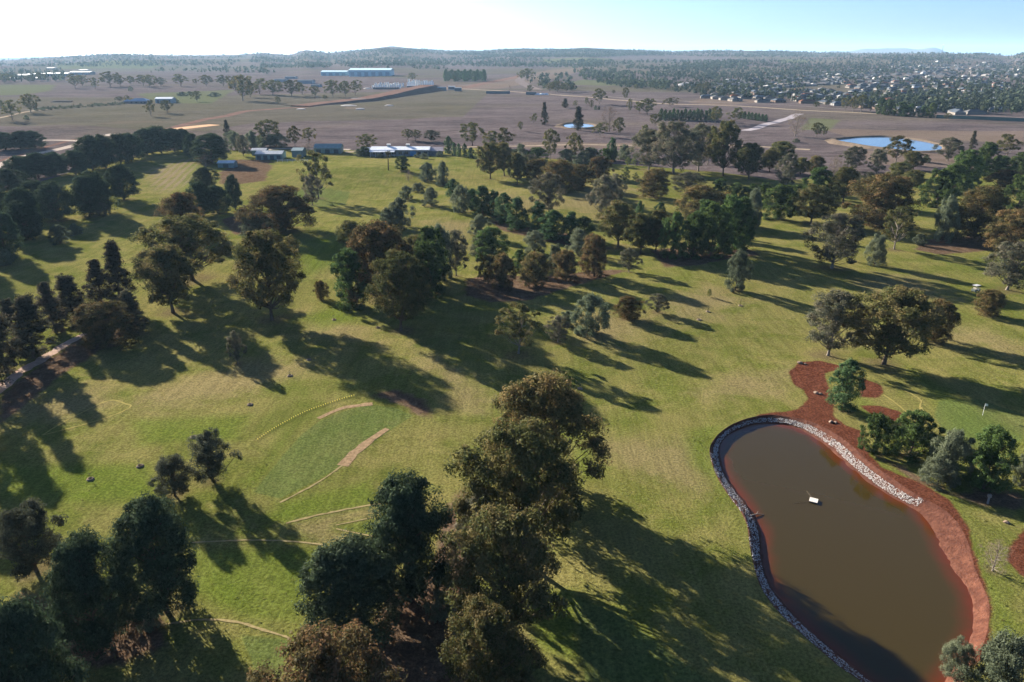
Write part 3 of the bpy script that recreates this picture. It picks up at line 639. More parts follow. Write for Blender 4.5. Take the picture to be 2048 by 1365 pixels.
# zone phrase: rows of kind, base x, base y, top y, crown width in photo pixels
ZONES = {
'in the shelterbelt beyond the pale gravel road': 'P,12,300,265,50 P,42,299,263,48 P,70,297,262,40',
'in the row between the gravel road and the course': 'P,20,386,338,62 P,44,362,312,60 P,78,357,306,60 P,112,352,305,58 P,150,350,301,54 P,186,342,272,60 P,212,336,270,55 P,240,328,268,52 P,266,320,267,50 P,296,310,258,50 P,325,307,253,55 P,350,304,257,42 P,369,303,258,36 P,386,318,268,36 P,-30,400,350,60',
'standing alone on the fairway beside the long row of pines': 'P,250,400,330,64',
'in the dark grove along the fairway edge': 'P,178,434,352,72 P,195,427,343,62 P,118,442,365,76 P,86,432,362,62 P,55,470,378,70 P,20,444,385,62 P,56,478,402,66 P,12,512,425,64 P,-35,480,390,70 P,-50,540,440,80',
'among the pines on the fairway edge': 'W,122,487,450,46 T,12,530,500,45 T,150,470,448,30 T,210,432,405,24',
'beside the bare yard near the green shed': 'P,425,326,268,72 P,412,378,335,46 P,408,432,364,52 P,436,427,372,52 P,472,420,350,34 X,412,334,310,34',
'in the she-oak line beside the sandy path': 'S,237,612,483,58 S,203,607,520,48 S,157,645,548,72 S,112,665,565,52 S,68,715,590,80 S,12,745,575,70 S,276,667,582,58 S,-30,790,620,80 S,36,690,600,50',
'arching over the sandy path with a flat top': 'B,208,692,608,120',
'of the big pair on the mid fairway': 'E,348,625,490,120 E,385,560,432,150',
'beside the big pair of gums': 'B,372,470,385,78 W,515,472,425,58',
'with a long forked trunk alone on the fairway slope': 'E,544,640,460,128',
'with a wide dark dome above the fairway': 'B,563,464,373,135',
'standing tall on the slope below the sheds': 'A,638,398,303,66',
'leaning beside the tall gum below the sheds': 'G,625,411,350,40',
'standing singly on the open fairway': 'B,643,600,562,28 G,476,728,663,36',
'in the thicket between the two fairways': 'E,708,505,443,60 B,765,600,446,140 D,702,612,500,84 E,801,662,505,112 E,842,600,530,60 D,860,590,455,84 W,880,560,450,62 G,912,552,462,50 E,830,560,470,70 D,745,560,490,70',
'on the short grass below the clubhouse': 'W,800,456,395,54 W,783,458,415,52 W,815,399,372,30 W,862,412,375,38 W,836,384,366,26 X,817,363,340,20 W,853,362,325,38 W,886,372,323,30 D,806,343,312,27',
'in the clubhouse garden': 'D,728,312,293,26 T,716,312,298,18 E,735,300,268,40 T,835,316,306,16 T,848,318,306,16 T,880,314,302,16 T,760,316,308,14',
'behind the clubhouse': 'E,815,281,258,24 E,832,282,260,30 G,862,283,260,34',
'in the neat row beside the clubhouse': 'C,898,308,272,17 C,908,312,285,11 C,918,314,287,11 C,929,313,287,11 C,942,317,295,15',
'around the sheds by the access road': 'E,540,293,240,54 W,550,294,268,54 E,590,293,252,32 E,618,289,255,29 S,455,273,240,13 G,487,313,270,28 W,470,300,265,32 W,506,301,262,34 D,520,294,272,26 X,618,312,286,26 W,465,288,262,30',
'along the access road beyond the clubhouse': 'E,945,292,245,48 E,985,302,262,42 E,1010,298,255,42 T,1040,322,288,42 D,1075,324,295,42 W,1130,322,298,40 W,1180,322,295,52 D,1215,322,297,42 T,1250,320,290,42 E,1100,320,258,36 E,1148,322,266,42 C,1224,322,275,19 T,1160,330,305,40 W,1000,322,295,40',
'at the far end of the course below the access road': 'E,981,358,285,48 E,1010,352,285,48 E,1035,369,306,40 G,1060,350,310,36',
'in the planted row of young conifers': 'C,908,396,358,30 W,925,426,370,42 C,966,430,372,42 C,988,434,381,36 C,1006,446,386,42 C,1036,460,395,46 C,1076,468,405,48 C,1108,480,420,54 C,1140,484,424,42 C,1168,484,433,46 C,946,420,378,32',
'in the rusty clump on the far fairway': 'B,1076,367,318,54 B,1120,384,322,84 B,1196,357,314,48 B,1160,375,330,60',
'in the strip between the far fairways': 'G,1099,430,347,76 G,1206,437,350,62 G,1226,408,348,46 G,1378,390,345,80 C,1278,437,402,17 C,1320,434,405,22',
'with dark round crown on the far fairway': 'B,1306,394,337,64',
'beside the far fairway': 'Y,1250,366,333,18 Y,1271,367,345,13 Y,1255,332,315,12 Y,1268,331,315,11 Y,1288,332,315,14 Y,1704,523,503,11 Y,1418,594,578,11',
'of the tall stand at the course boundary': 'G,1298,340,258,80 G,1348,347,243,100 G,1396,343,248,76 E,1285,306,250,32 E,1446,352,242,58 E,1499,360,287,64 E,1415,330,262,50',
'in the dark hedge row on the far fairway': 'D,1440,398,358,42 D,1470,402,366,38 D,1500,403,368,38 D,1528,402,366,34',
'in the dark grove with a row of bare trunks': 'B,1396,445,372,94 D,1386,513,425,66 D,1421,512,408,72 D,1456,503,392,78 D,1478,498,395,58 D,1346,516,425,56 E,1236,495,405,82 E,1281,508,428,66 E,1310,505,420,50 D,1408,470,400,60',
'in the scattered group on the mid fairway': 'D,981,518,455,64 W,961,472,430,42 W,966,512,470,48 E,976,569,510,44 B,1005,576,508,56 B,1190,553,470,62 B,1132,561,500,48 B,1071,572,505,66 W,1066,508,462,54 W,1156,512,458,50 W,1109,546,488,32 D,1040,545,500,40',
'standing alone on the grass among long shadows': 'G,1258,544,497,44 W,1469,580,500,52 W,1503,456,378,40 W,1750,531,470,40',
'along the bare paddock edge': 'E,1560,334,283,54 G,1570,378,308,44 B,1632,348,312,38 X,1666,364,310,34 E,1540,345,300,40 G,1706,342,293,54 G,1752,349,298,44 E,1790,327,272,64 E,1827,340,303,40 E,1797,367,325,50 E,1822,378,340,40 G,1736,373,345,44 E,1600,352,315,40',
'in the dense stand between the rear fairways': 'D,1633,400,335,66 D,1557,439,370,66 E,1621,448,370,76 E,1688,406,335,60 D,1590,425,370,56',
'with a very broad rounded crown between the fairways': 'B,1764,457,350,120',
'in the double row of glossy evergreens': 'D,1868,414,338,62 D,1900,398,328,50 D,1930,378,300,74 D,1966,352,285,50 D,1995,352,312,56 D,2036,348,305,56 D,2032,418,350,68',
'by the blue pond': 'G,1896,322,275,54 S,1941,300,262,14 E,2010,316,268,56 G,1975,318,285,40 T,1850,325,312,22',
'near the row of glossy evergreens': 'B,2006,382,340,66 B,1947,477,372,102 W,1881,484,392,46 B,2012,505,420,96',
'with slim crown beside a broad tree': 'A,1788,499,415,64',
'with wide low crown and twin trunk': 'G,1662,537,430,112',
'on the grass behind the wide low gum': 'D,1716,462,440,20 T,1838,491,467,24',
'shading the parked golf cart': 'G,2014,580,485,118',
'beside the red garden bed': 'G,1656,712,583,116',
'with massive dark crown beside the red bed': 'E,1765,728,576,150',
'behind the massive dark gum': 'B,1868,685,600,74 B,1979,632,580,56',
'rising from the red garden bed': 'C,1690,820,720,64',
'at the red bed end of the border above the pond': 'D,1750,905,828,60',
'in the middle of the border above the pond': 'D,1816,912,823,92',
'beside the pale post above the pond': 'D,1966,978,855,84',
'in the border above the pond': 'W,1896,960,862,78 W,1875,970,915,64 W,2046,972,905,44',
'at the foot of the pond': 'W,1990,1405,1275,134 W,1908,1350,1283,62',
'on the grass beside the red bank': 'X,1985,1142,1085,60',
'on the fairway above the big clump': 'A,1036,707,608,92 G,1115,685,634,50 W,1181,667,587,74 W,1135,652,622,36 B,1254,638,594,54 G,1315,625,588,48',
'crowning the big clump beside the central green': 'B,1082,985,754,215',
'in the middle of the big clump': 'E,1040,1120,848,215',
'in the big clump above the red litter': 'E,1008,1290,1036,210',
'filling the inner side of the big clump': 'G,962,1150,985,100',
'at the shaded foot of the big clump': 'E,985,1430,1225,170',
'at the edge of the red litter under the clump': 'B,672,1500,1262,250',
'touching the big clump': 'P,823,1205,967,168',
'between the lawn and the red litter': 'P,706,1264,1083,178',
'on the red litter under the clump': 'T,790,1228,1195,34 T,880,1238,1180,56 T,930,1275,1220,60 T,980,1330,1270,70 T,935,1040,1000,34',
'in the pair beside the curved turf lines': 'O,350,992,915,84 O,424,962,862,94',
'on the grass edge': 'O,73,1142,1015,134',
'standing above the straw line on the lower lawn': 'P,337,1224,1000,162',
'between the olive tree and the straw line': 'P,195,1305,1085,152',
'at the corner of the lower lawn': 'P,98,1475,1203,150 P,10,1500,1290,130',
'under the dark pines': 'T,275,1230,1190,50 T,110,1330,1280,60 T,300,1262,1220,40',
'on the lawn whose shadow reaches the mulch rings': 'E,-70,905,760,120',
'in the farm paddock beside the track': 'E,25,241,200,34 E,62,226,188,38 E,2,216,200,18 T,53,239,230,10 E,303,233,200,24 E,335,226,200,24',
'around the blue-roofed farmhouse': 'E,240,204,193,20 E,257,206,191,14 E,318,203,192,12 T,352,205,197,12 E,395,204,182,24 T,365,192,184,20 T,430,194,185,24 T,380,190,183,16',
'in the tree line behind the farmhouse': 'E,150,177,148,27 E,166,173,150,27 E,190,179,155,17 E,220,174,143,42 E,241,173,150,22 E,262,171,152,20 T,262,183,173,10 E,286,173,150,32 E,300,176,150,27 E,322,173,155,27 E,361,173,148,37 E,392,169,158,12 E,413,173,150,32 E,446,173,150,32 E,486,202,150,46 E,470,182,152,36 E,10,166,148,32 E,60,166,150,22 E,81,163,145,20',
'beside the unfinished road': 'E,521,189,157,42 E,546,191,160,37 E,585,193,160,47 E,604,191,165,22 E,631,194,172,22 E,556,209,193,15 E,650,201,190,13 E,666,194,160,32 E,691,194,162,30 E,711,191,160,27 E,825,161,146,18 E,500,195,165,30',
'in the square plantation by the yard': ' '.join(f'C,{892+6.3*i:.0f},{163-(i%3)*2},{139+(i%2)*3},13' for i in range(13)),
'scattered over the fallow paddock': 'E,1198,209,177,34 E,1250,201,175,15 E,1227,189,180,8 S,1130,216,197,15 E,1150,217,201,9 E,1173,211,195,9 E,1183,219,200,9 T,1191,220,211,7 T,1198,220,212,6 S,1088,251,205,15 E,1068,248,227,16 E,1040,263,243,11 E,1272,180,168,9 E,1345,184,173,10 E,1060,186,170,13 X,1020,184,170,7',
'at the small distant pond': 'S,1156,261,213,23 X,1218,264,212,38 E,1238,272,235,30 E,1200,274,245,32',
'in the cypress hedge across the paddock': ' '.join(f'C,{1322+8*i:.0f},{241+(i%2)},{217+(i%3)*2},11' for i in range(15)) + ' ' + ' '.join(f'C,{1482+7*i:.0f},{237+i},{222+i},9' for i in range(8)),
'beside the cypress hedge': 'E,1258,227,197,11 E,1295,230,197,42 E,1340,214,195,30 E,1310,252,228,28 E,1430,248,213,32 E,1470,247,215,32 E,1278,226,205,18 E,1412,188,165,22 E,1395,190,168,18',
'by the pale side road': 'X,1590,273,222,48 E,1632,274,245,24 E,1648,274,253,14 T,1592,285,277,14',
'in front of the first houses': 'E,1690,222,196,22 E,1706,224,192,20 E,1722,225,190,26 E,1740,226,200,18 D,1762,229,197,24 D,1778,231,200,26 D,1800,233,204,26 D,1820,233,208,24 D,1845,235,212,22 D,1862,236,206,22 Y,2010,220,205,20 E,1895,240,226,16 E,1632,217,203,14 E,1655,214,200,12',
'among the trees by the earthworks': 'E,1055,162,137,27 E,1044,160,142,18 E,1100,184,165,24 E,1115,185,162,26 E,1132,184,166,24 E,1084,176,160,16 E,1142,184,168,16',
}
for zone, rows in ZONES.items():
    rr = [q.split(',') for q in rows.split()]
    A = at([float(q[1]) for q in rr], [float(q[2]) for q in rr])
    rows_ = []
    for q, p in zip(rr, A):
        k = K[q[0]]; k = 'airgum' if k == 'gum' and p[1] > 430 else k
        rows_.append((k, p, float(height_to(p, float(q[3]))), float(q[4]) / px_size(p) * 1.05))
    for k, p, h, w in rows_:
        hs = sorted(r[2] for r in rows_ if r[0] == k); word = ''
        if len(hs) > 1:                                # clearly tallest or shortest of its set
            if h == hs[-1] and h > hs[-2] * 1.1: word = 'taller ' if len(hs) == 2 else 'tallest '
            elif h == hs[0] and h * 1.1 < hs[1]: word = 'shorter ' if len(hs) == 2 else 'shortest '
        lb = word + LOOK[k] + ' ' + zone
        if len(lb.split()) > 16: lb = LOOK[k] + ' ' + zone
        tree(k, p, h, w, lb, CAT[k] + 's ' + zone)

# leaf litter and thin turf round the trunks, kept as a mask on the ground
_gv = np.empty(len(ground.data.vertices) * 3, np.float32); ground.data.vertices.foreach_get('co', _gv); _gv = _gv.reshape(-1, 3)[:, :2]
_lit = np.zeros(len(_gv)); _near = np.where(np.hypot(_gv[:, 0], _gv[:, 1]) < 520)[0]; _pv = _gv[_near]
for x, y, w in TREES:
    if y < 430 and w > 1.5:
        d = np.hypot(_pv[:, 0] - x, _pv[:, 1] - y); k = d < w * 1.5; _lit[_near[k]] = np.maximum(_lit[_near[k]], np.clip(1.05 - d[k] / (w * 1.1), 0, .9))
attr(ground.data, 'litter', _lit)

# ------------------------------------------------------------------ woods, town trees and hedges that read as one mass
def mass(name, label, areas, seed, mat, hr=(6, 13), nq=13, mult=2.4):
    """areas: (photo outline, count); every tree a puff of leaf-clump faces"""
    R = np.random.default_rng(seed); PX = []
    for s, n in areas:
        n = int(n * mult)
        Q = np.array(P_(s)); lo, hi = Q.min(0), Q.max(0); k = 0
        while k < n:
            c = R.uniform(lo, hi, (n * 3, 2)); c = c[inside_sd(c, Q) > 0][:n - k]; PX.append(c); k += len(c)
    PX = np.vstack(PX); G = at(PX[:, 0], PX[:, 1]); x_, y_ = G[:, 0], G[:, 1]
    clear = np.sin(x_ / 170 + 1.1) * np.cos(y_ / 230) + .8 * np.sin(x_ / 95 - y_ / 140 + 2) + .5 * np.sin(x_ / 41 + y_ / 57); G = G[clear + R.normal(0, .35, len(G)) > -.75]; G = G[np.hypot(G[:, 0], G[:, 1]) < 9000]
    n = len(G); H = R.uniform(*hr, n) * R.uniform(.7, 1.2, n); W = H * R.uniform(.5, .95, n)
    C = R.normal(size=(n, nq, 3)); C /= np.linalg.norm(C, axis=2)[..., None]; Nn = C + R.normal(size=C.shape) * .4 + np.array([0, 0, .3]); Nn /= np.linalg.norm(Nn, axis=2)[..., None]
    C *= R.uniform(.35, 1, (n, nq, 1)); C[..., 2] = C[..., 2] * .42 + .56
    P = C * np.stack([W / 2, W / 2, H], 1)[:, None] + G[:, None]
    s = np.repeat(W * .30, nq) * R.uniform(.7, 1.3, n * nq)
    V, F = quads_from(P.reshape(-1, 3), Nn.reshape(-1, 3), s, s * .75, R)
    me = np_mesh(name, V, F); attr(me, 'leaf', np.repeat(np.repeat(R.uniform(0, 1, n), nq) * .6 + R.uniform(0, .4, n * nq), 4)); attr(me, 'clump', np.repeat(R.uniform(0, 1, n), nq * 4))
    return tag(link(name, me, mat), label, 'trees', kind='stuff')
FARLEAF = leaf_material('far_leaves', (.030, .044, .028), (.072, .082, .050), None, .2)
mass('woodland', 'distant grey-green woodland covering the plain and the low ridge', [
    ('-100,122 0,122 200,120 480,124 470,132 200,134 0,136 -100,136', 420), ('-100,114 500,108 500,118 -100,122', 500), ('500,110 900,104 1000,108 980,130 760,134 500,126', 1000), ('520,128 660,127 660,137 520,138', 170), ('640,130 880,124 900,142 720,138', 200),
    ('900,101 1050,99 1300,101 1330,110 1200,116 1000,116 900,112', 1500), ('960,116 1250,124 1500,122 1500,140 1300,140 1050,136 900,134', 900), ('1040,150 1140,150 1150,185 1090,182 1040,160', 40), ('1300,102 1560,102 1700,104 1700,116 1500,116 1300,112', 900),
    ('1700,104 2048,106 2100,106 2100,118 1900,124 1700,118', 700), ('1940,104 2100,103 2100,112 1950,112', 500), ('300,140 520,136 560,150 420,146 300,148', 60), ('700,100 900,98 900,104 700,105', 250), ('1140,140 1330,150 1340,182 1240,176 1160,160', 230), ('0,140 130,142 130,164 0,166', 90), ('-100,112 500,105 700,103 1000,100 1300,101 1600,103 2100,105 2100,108 1500,106 1000,104 500,110 -100,117', 1500)], 31, FARLEAF, (7, 14))
mass('town_trees', 'countless garden and street trees between the roofs of the town', [
    ('1340,150 1480,140 1700,130 2060,128 2060,232 1880,226 1700,212 1560,202 1430,196 1350,186', 1500), ('1300,130 1500,120 1800,116 2060,120 2060,150 1700,150 1400,160 1300,160', 1500)], 32, FARLEAF, (5, 11))

# ------------------------------------------------------------------ houses of the town
ROOFS = [plain('roof_slate', (.055, .058, .066), .95, .3, .2, .5), plain('roof_bluegrey', (.085, .10, .12), .95, .4, .2, .5), plain('roof_grey', (.12, .12, .12), .95, .4, .2, .5), plain('roof_terracotta', (.16, .075, .055), .95, .2, .25, .5), plain('roof_white', (.30, .30, .30), .95, .3, .12, .5)]
ROOFNAME = ['slate grey', 'blue-grey', 'light grey', 'terracotta', 'white']
WALLS = [plain('wall_brick', (.14, .10, .08), .95, .15, .2, 1), plain('wall_cream', (.22, .195, .17), .95, .2, .15, 1), plain('wall_render', (.22, .21, .20), .95, .2, .15, 1)]
GLASS = plain('window_glass', (.03, .04, .05), .12, .6, .2, 1)
def house_protos():
    out = []
    for v, (L, D, wing) in enumerate(((17, 10, 7), (14, 11, 0), (20, 9, 6), (16, 12, 8))):
        wb = MB().box(-L / 2, L / 2, -D / 2, D / 2, -.4, 2.7); rb = MB().hip(-L / 2, L / 2, -D / 2, D / 2, 2.7, 5.0)
        if wing:
            wb.box(-L / 2 + .3, -L / 2 + wing, -D / 2 - 5, -D / 2 + .05, -.4, 2.68)
            a, b = -L / 2 - .2, -L / 2 + wing + .5; m_ = (a + b) / 2; y0, y1 = -D / 2 - 5.5, 0.0
            rb.add([(a, y0, 2.72), (b, y0, 2.72), (b, y1, 2.72), (a, y1, 2.72), (m_, y0 + 2.4, 4.5), (m_, y1, 4.5)], [(0, 1, 4), (1, 2, 5, 4), (3, 0, 4, 5), (0, 3, 2, 1)])
        wins = [MB().box(x, x + 1.9, -D / 2 - .04, -D / 2 + .1, .9, 2.1).mesh('house_window') for x in ((1.2, L / 2 - 2.6) if wing else (-L / 2 + 1.5, L / 2 - 3.4))]
        door = MB().box(.0 if wing else -.5, .9 if wing else .4, -D / 2 - .05, -D / 2 + .1, -.1, 2.05).mesh('house_door')
        for w_ in wins: w_.materials.append(GLASS)
        door.materials.append(plain('door_wood', (.16, .10, .07)))
        out.append((wb.mesh('house_wall'), rb.mesh('house_roof'), wins, door))
    return out
HP = house_protos()
def place_houses():
    Q = np.array(P_('1400,196 1440,186 1560,178 1720,168 1900,160 2056,156 2056,236 1885,231 1790,226 1680,214 1560,208 1440,204')); R = np.random.default_rng(5)
    c = R.uniform(Q.min(0), Q.max(0), (16000, 2)); c = c[inside_sd(c, Q) > 0]; G = at(c[:, 0], c[:, 1])
    # streets: snap to rows across the view, then keep what is free
    sel = []
    for p, q in zip(G, c):
        row = round(p[1] / 27.0); y = row * 27.0 + p[0] * .06 + R.normal(0, 4); x = round((p[0] + row * 7) / 21.0) * 21.0 - row * 7
        if all((x - a) ** 2 + (y - b) ** 2 > 19 ** 2 for a, b, _ in sel) and not any((x - a) ** 2 + (y - b) ** 2 < (w_ + 6) ** 2 for a, b, w_ in TREES if b > 600):
            if R.uniform() < .62: sel.append((x, y, q[1]))
        if len(sel) >= 270: break
    meshes = {}
    for i, (x, y, _) in enumerate(sel):
        v = int(R.integers(0, 4)); rk = int(R.choice(5, p=[.32, .26, .22, .12, .08])); wk = int(R.integers(0, 3))
        o = empty('house', (x, y, float(hz(x, y))), math.radians(R.choice([0, 0, 90, 180, 0]) + R.normal(0, 6)))
        first = y < 1050
        tag(o, ('single-storey house with %s hip roof at the near edge of town' if first else 'single-storey house with %s hip roof deep among the town trees') % ROOFNAME[rk], 'house', ROOFNAME[rk] + (' roofed houses at the town edge' if first else ' roofed houses among town trees'))
        for nm, me, mt in (('wall', HP[v][0], WALLS[wk]), ('roof', HP[v][1], ROOFS[rk])):
            key = (me.name, mt.name)
            if key not in meshes: meshes[key] = me.copy(); meshes[key].materials.clear(); meshes[key].materials.append(mt)
            link(nm, meshes[key], parent=o)
        if first:
            for w_ in HP[v][2]: link('window', w_, parent=o)
            link('door', HP[v][3], parent=o)
place_houses()
def far_houses():
    R = np.random.default_rng(9); Q1 = np.array(P_('1420,165 1700,140 2056,122 2056,158 1700,168 1440,185')); c = R.uniform(Q1.min(0), Q1.max(0), (1500, 2)); c = c[inside_sd(c, Q1) > 0][:420]
    Q2 = np.array(P_('1780,118 1900,122 1900,146 1780,146')); c2 = R.uniform(Q2.min(0), Q2.max(0), (60, 2)); c = np.vstack([c, c2])
    G = at(c[:, 0], c[:, 1]); b = MB(); r1 = MB()
    V, F, tone = [], [], []
    for x, y, z in G:
        a = R.uniform(0, 3.14); L, D = R.uniform(13, 22), R.uniform(9, 12); t = R.uniform(0, 1)
        m1 = MB().box(-L / 2, L / 2, -D / 2, D / 2, -1, 3); m1.hip(-L / 2, L / 2, -D / 2, D / 2, 3, 5.4)
        n0 = len(V)
        for (vx, vy, vz) in m1.v: V.append((x + vx * math.cos(a) - vy * math.sin(a), y + vx * math.sin(a) + vy * math.cos(a), z + vz)); tone.append(t)
        for f in m1.f: F.append(tuple(n0 + i for i in f))
    me = bpy.data.meshes.new('far_houses'); me.from_pydata(V, [], F); me.update(); attr(me, 'tone', tone)
    m, t, out = material('far_house'); N = NT(t); tn = N.attr('tone')
    col = N.mix(N.step(tn, .55, .8), (.085, .09, .10), (.20, .17, .155)); col = N.mix(N.step(tn, .88, .95), col, (.40, .39, .37)); N.l(N.bsdf(col, 1.0, 0.0), out.inputs[0])
    tag(link('far_houses', me, m), 'distant houses of the town climbing the low hill', 'houses', kind='stuff')
far_houses()

# ------------------------------------------------------------------ clubhouse and sheds
WHITE_ROOF = corrugated('white_roof_sheet', (.74, .75, .74), .35, .0); TEAL = corrugated('teal_sheet', (.13, .21, .21), .5); PINK = corrugated('pinkish_roof_sheet', (.50, .40, .36), .5, .0); SHEDROOF = corrugated('grey_roof_sheet', (.40, .42, .42), .45)
DARKWALL = plain('club_wall', (.22, .23, .24), .8, .3, .2, .8); WHITEP = plain('white_paint', (.75, .75, .73), .6, .3, .1, 1); BLUEP = plain('blue_paint', (.08, .25, .42), .6, .3, .15, 1)
def clubhouse():
    p0, p1 = at1(742, 314), at1(855, 314); L = p1[0] - p0[0]; z = float(min(p0[2], p1[2]))
    o = empty('clubhouse', ((p0[0] + p1[0]) / 2, p0[1] + 1, z)); tag(o, 'long low clubhouse with white sheet roof and shaded veranda', 'clubhouse')
    h = L / 2
    MB().box(-h, h, 1.5, 14, -1, 3.9).build('wall', DARKWALL, o)
    r = MB().gable(-h, h, 1.2, 14.2, 4.0, 5.2, .8).build('roof', WHITE_ROOF, o)
    for x in (-.22 * L, .12 * L):
        MB().box(x - 1.0, x + 1.0, 7.2, 9.0, 5.0, 6.6).build('roof_vent', SHEDROOF, r); 
        MB().box(x - 1.2, x + 1.2, 7.0, 9.2, 6.603, 6.75).build('vent_cap', WHITEP, r)
    MB().add([(-h - .8, -2.6, 3.0), (-h + .42 * L, -2.6, 3.0), (-h + .42 * L, 1.0, 3.85), (-h - .8, 1.0, 3.85), (-h - .8, -2.6, 3.12), (-h + .42 * L, -2.6, 3.12), (-h + .42 * L, 1.0, 3.97), (-h - .8, 1.0, 3.97)],
             [(0, 3, 2, 1), (4, 5, 6, 7), (0, 1, 5, 4), (1, 2, 6, 5), (2, 3, 7, 6), (3, 0, 4, 7)]).build('veranda_roof', WHITE_ROOF, o)
    for k in range(6): x = -h + k * .42 * L / 5 - .3 * (k == 5); MB().box(x - .07, x + .07, -2.45, -2.31, -1, 3.03).build('post', WHITEP, o)
    for k in range(9):
        x = -h + 2 + k * (L - 4) / 8 - .9
        w = MB().box(x, x + 2.1, 1.42, 1.6, 1.0, 2.9).build('window', GLASS, o); MB().box(x - .08, x + 2.18, 1.38, 1.41, .9, 1.0).build('sill', WHITEP, w)
    MB().box(.18 * L, .28 * L, 1.3, 1.45, .1, 3.2).build('blue_panel', BLUEP, o)
    MB().box(.06 * L, .085 * L, 1.36, 1.55, -.2, 2.2).build('door', plain('door_dark', (.05, .06, .06)), o)
    e = MB().box(h + .02, h + 8.2, 3, 12, -1, 3.2).build('side_wing', plain('wing_wall', (.12, .13, .15)), o); MB().gable(h + .9, h + 8.4, 2.8, 12.2, 3.25, 4.9, .7).build('wing_roof', PINK, e)
    g = MB().box(-h - 6.5, -h - .02, 4, 11, -1, 3.0).build('annexe', DARKWALL, o); MB().gable(-h - 6.7, -h - 1.0, 3.8, 11.2, 3.05, 4.6, .6).build('annexe_roof', WHITE_ROOF, g)
clubhouse()
def shed(px, py, w, d, h, rise, label, roof, wall=TEAL, rz=0.0, doors=1, name='shed'):
    p = at1(px, py); o = empty(name, p, rz); tag(o, label, 'shed' if name == 'shed' else name.replace('_', ' '))
    MB().box(-w / 2, w / 2, 0, d, -.5, h).build('wall', wall, o)
    MB().add([(-w / 2, 0.02, h), (-w / 2, d - .02, h), (-w / 2, d / 2, h + rise), (w / 2, .02, h), (w / 2, d - .02, h), (w / 2, d / 2, h + rise)], [(0, 1, 2), (3, 5, 4), (0, 3, 4, 1), (0, 2, 5, 3), (1, 4, 5, 2)]).build('gable_end', wall, o)
    MB().gable(-w / 2, w / 2, 0, d, h + .03, h + rise + .04, .35, .1).build('roof', roof, o)
    for k in range(doors):
        x = -w / 2 + w * (k + .5) / doors; MB().box(x - min(1.5, w / doors * .3), x + min(1.5, w / doors * .3), -.05, .08, -.3, h * .75).build('door', plain('shed_door', (.06, .08, .085)), o)
    return o
shed(538, 320, 16, 9, 3.4, 1.4, 'teal sheet-metal shed with pale roof and open front near the bare yard', SHEDROOF, doors=4)
shed(518, 311, 9, 6, 3.0, 1.0, 'small pale-roofed lean-to behind the teal shed', SHEDROOF, doors=1)
shed(595, 315, 6.5, 9, 4.0, 1.2, 'dark teal shed with plain gable behind a bare tree', TEAL, doors=0)
shed(655, 307, 17, 9, 3.2, 2.2, 'long green-roofed shed beside the access road', corrugated('green_roof', (.16, .26, .25), .45), doors=3)
shed(452, 336, 9, 6, 2.6, 1.0, 'small pale blue garden shed beside the bare yard', corrugated('paleblue_roof', (.42, .52, .55), .45), doors=1)
# post-and-rail yard fence beside the shed
f = empty('yard_fence', at1(585, 324)); tag(f, 'low pale post and rail fence beside the teal shed', 'fence')
for k in range(7): MB().box(-9 + 3 * k - .08, -9 + 3 * k + .08, -.08, .08, -.2, 1.4).build('post', WHITEP, f)
for z in (.6, 1.2): MB().box(-9, 9, -.12, -.085, z, z + .12).build('rail', WHITEP, f)
# flag pole-like palm by the clubhouse
def palm(px, py, top):
    p = at1(px, py); h = float(height_to(p, top)); o = empty('palm_tree', p); tag(o, 'slender palm with small dark head in front of the clubhouse', 'palm')
    tb = MB()
    for i in range(6): tb.tube((.1 * i * .3, 0, -.2 + h * .8 * i / 6), (.1 * (i + 1) * .3, 0, -.2 + h * .8 * (i + 1) / 6), .32 - .02 * i, .30 - .02 * i, 7)
    tb.build('trunk', BARK, o)
    R = np.random.default_rng(3); C, Nn = [], []
    for i in range(46):
        a, e = R.uniform(0, 6.28), R.uniform(-1.2, 1.2)
        for t in np.linspace(.1, 1, 8):
            C.append((.18 + math.cos(a) * t * 1.7 * math.cos(e * .6), math.sin(a) * t * 1.7 * math.cos(e * .6), h * .8 + math.sin(e) * t * 2.0 - t * t * .9)); Nn.append(R.normal(size=3))
    Nn = np.array(Nn); Nn /= np.linalg.norm(Nn, axis=1)[:, None]; V, F = quads_from(np.array(C), Nn, np.full(len(C), .4), np.full(len(C), .1), R)
    me = np_mesh('palm_crown', V, F); attr(me, 'leaf', R.uniform(0, 1, len(V))); attr(me, 'clump', R.uniform(0, 1, len(V))); link('crown', me, LEAF['sheoak'], o)
palm(777, 341, 297)

# ------------------------------------------------------------------ farm, warehouses and works yard
def long_building(px, py, pxw, pxh, depth, name, label, wall, roof, cat, bays=0):
    p = at1(px, py); s = px_size(p); w = pxw / s; h = pxh / s; o = empty(name, p); tag(o, label, cat)
    MB().box(-w / 2, w / 2, 0, depth, -1, h * .82).build('wall', wall, o)
    if cat == 'factory': o['group'] = 'works sheds by the unfinished road' if 'works' in label else 'factory sheds behind the green field'
    MB().gable(-w / 2, w / 2, 0, depth, h * .83, h * 1.05, .5, .2).build('roof', roof, o)
    for k in range(bays):
        x = -w / 2 + w * (k + .5) / bays; MB().box(x - w / bays * .28, x + w / bays * .28, -.15, .1, 0, h * .55).build('bay_door', plain('bay_door', (.20, .30, .36), .6), o)
AQUA = corrugated('aqua_sheet', (.30, .48, .54), .5, .0, 2.0); AQR = corrugated('aqua_roof', (.52, .68, .72), .4, .0, 2.0)
long_building(740, 153, 84, 14, 60, 'warehouse', 'large pale aqua warehouse beyond the unfinished road', AQUA, AQR, 'warehouse', 6)
long_building(668, 152, 52, 9, 45, 'warehouse', 'lower aqua warehouse adjoining the large one', AQUA, AQR, 'warehouse', 4)
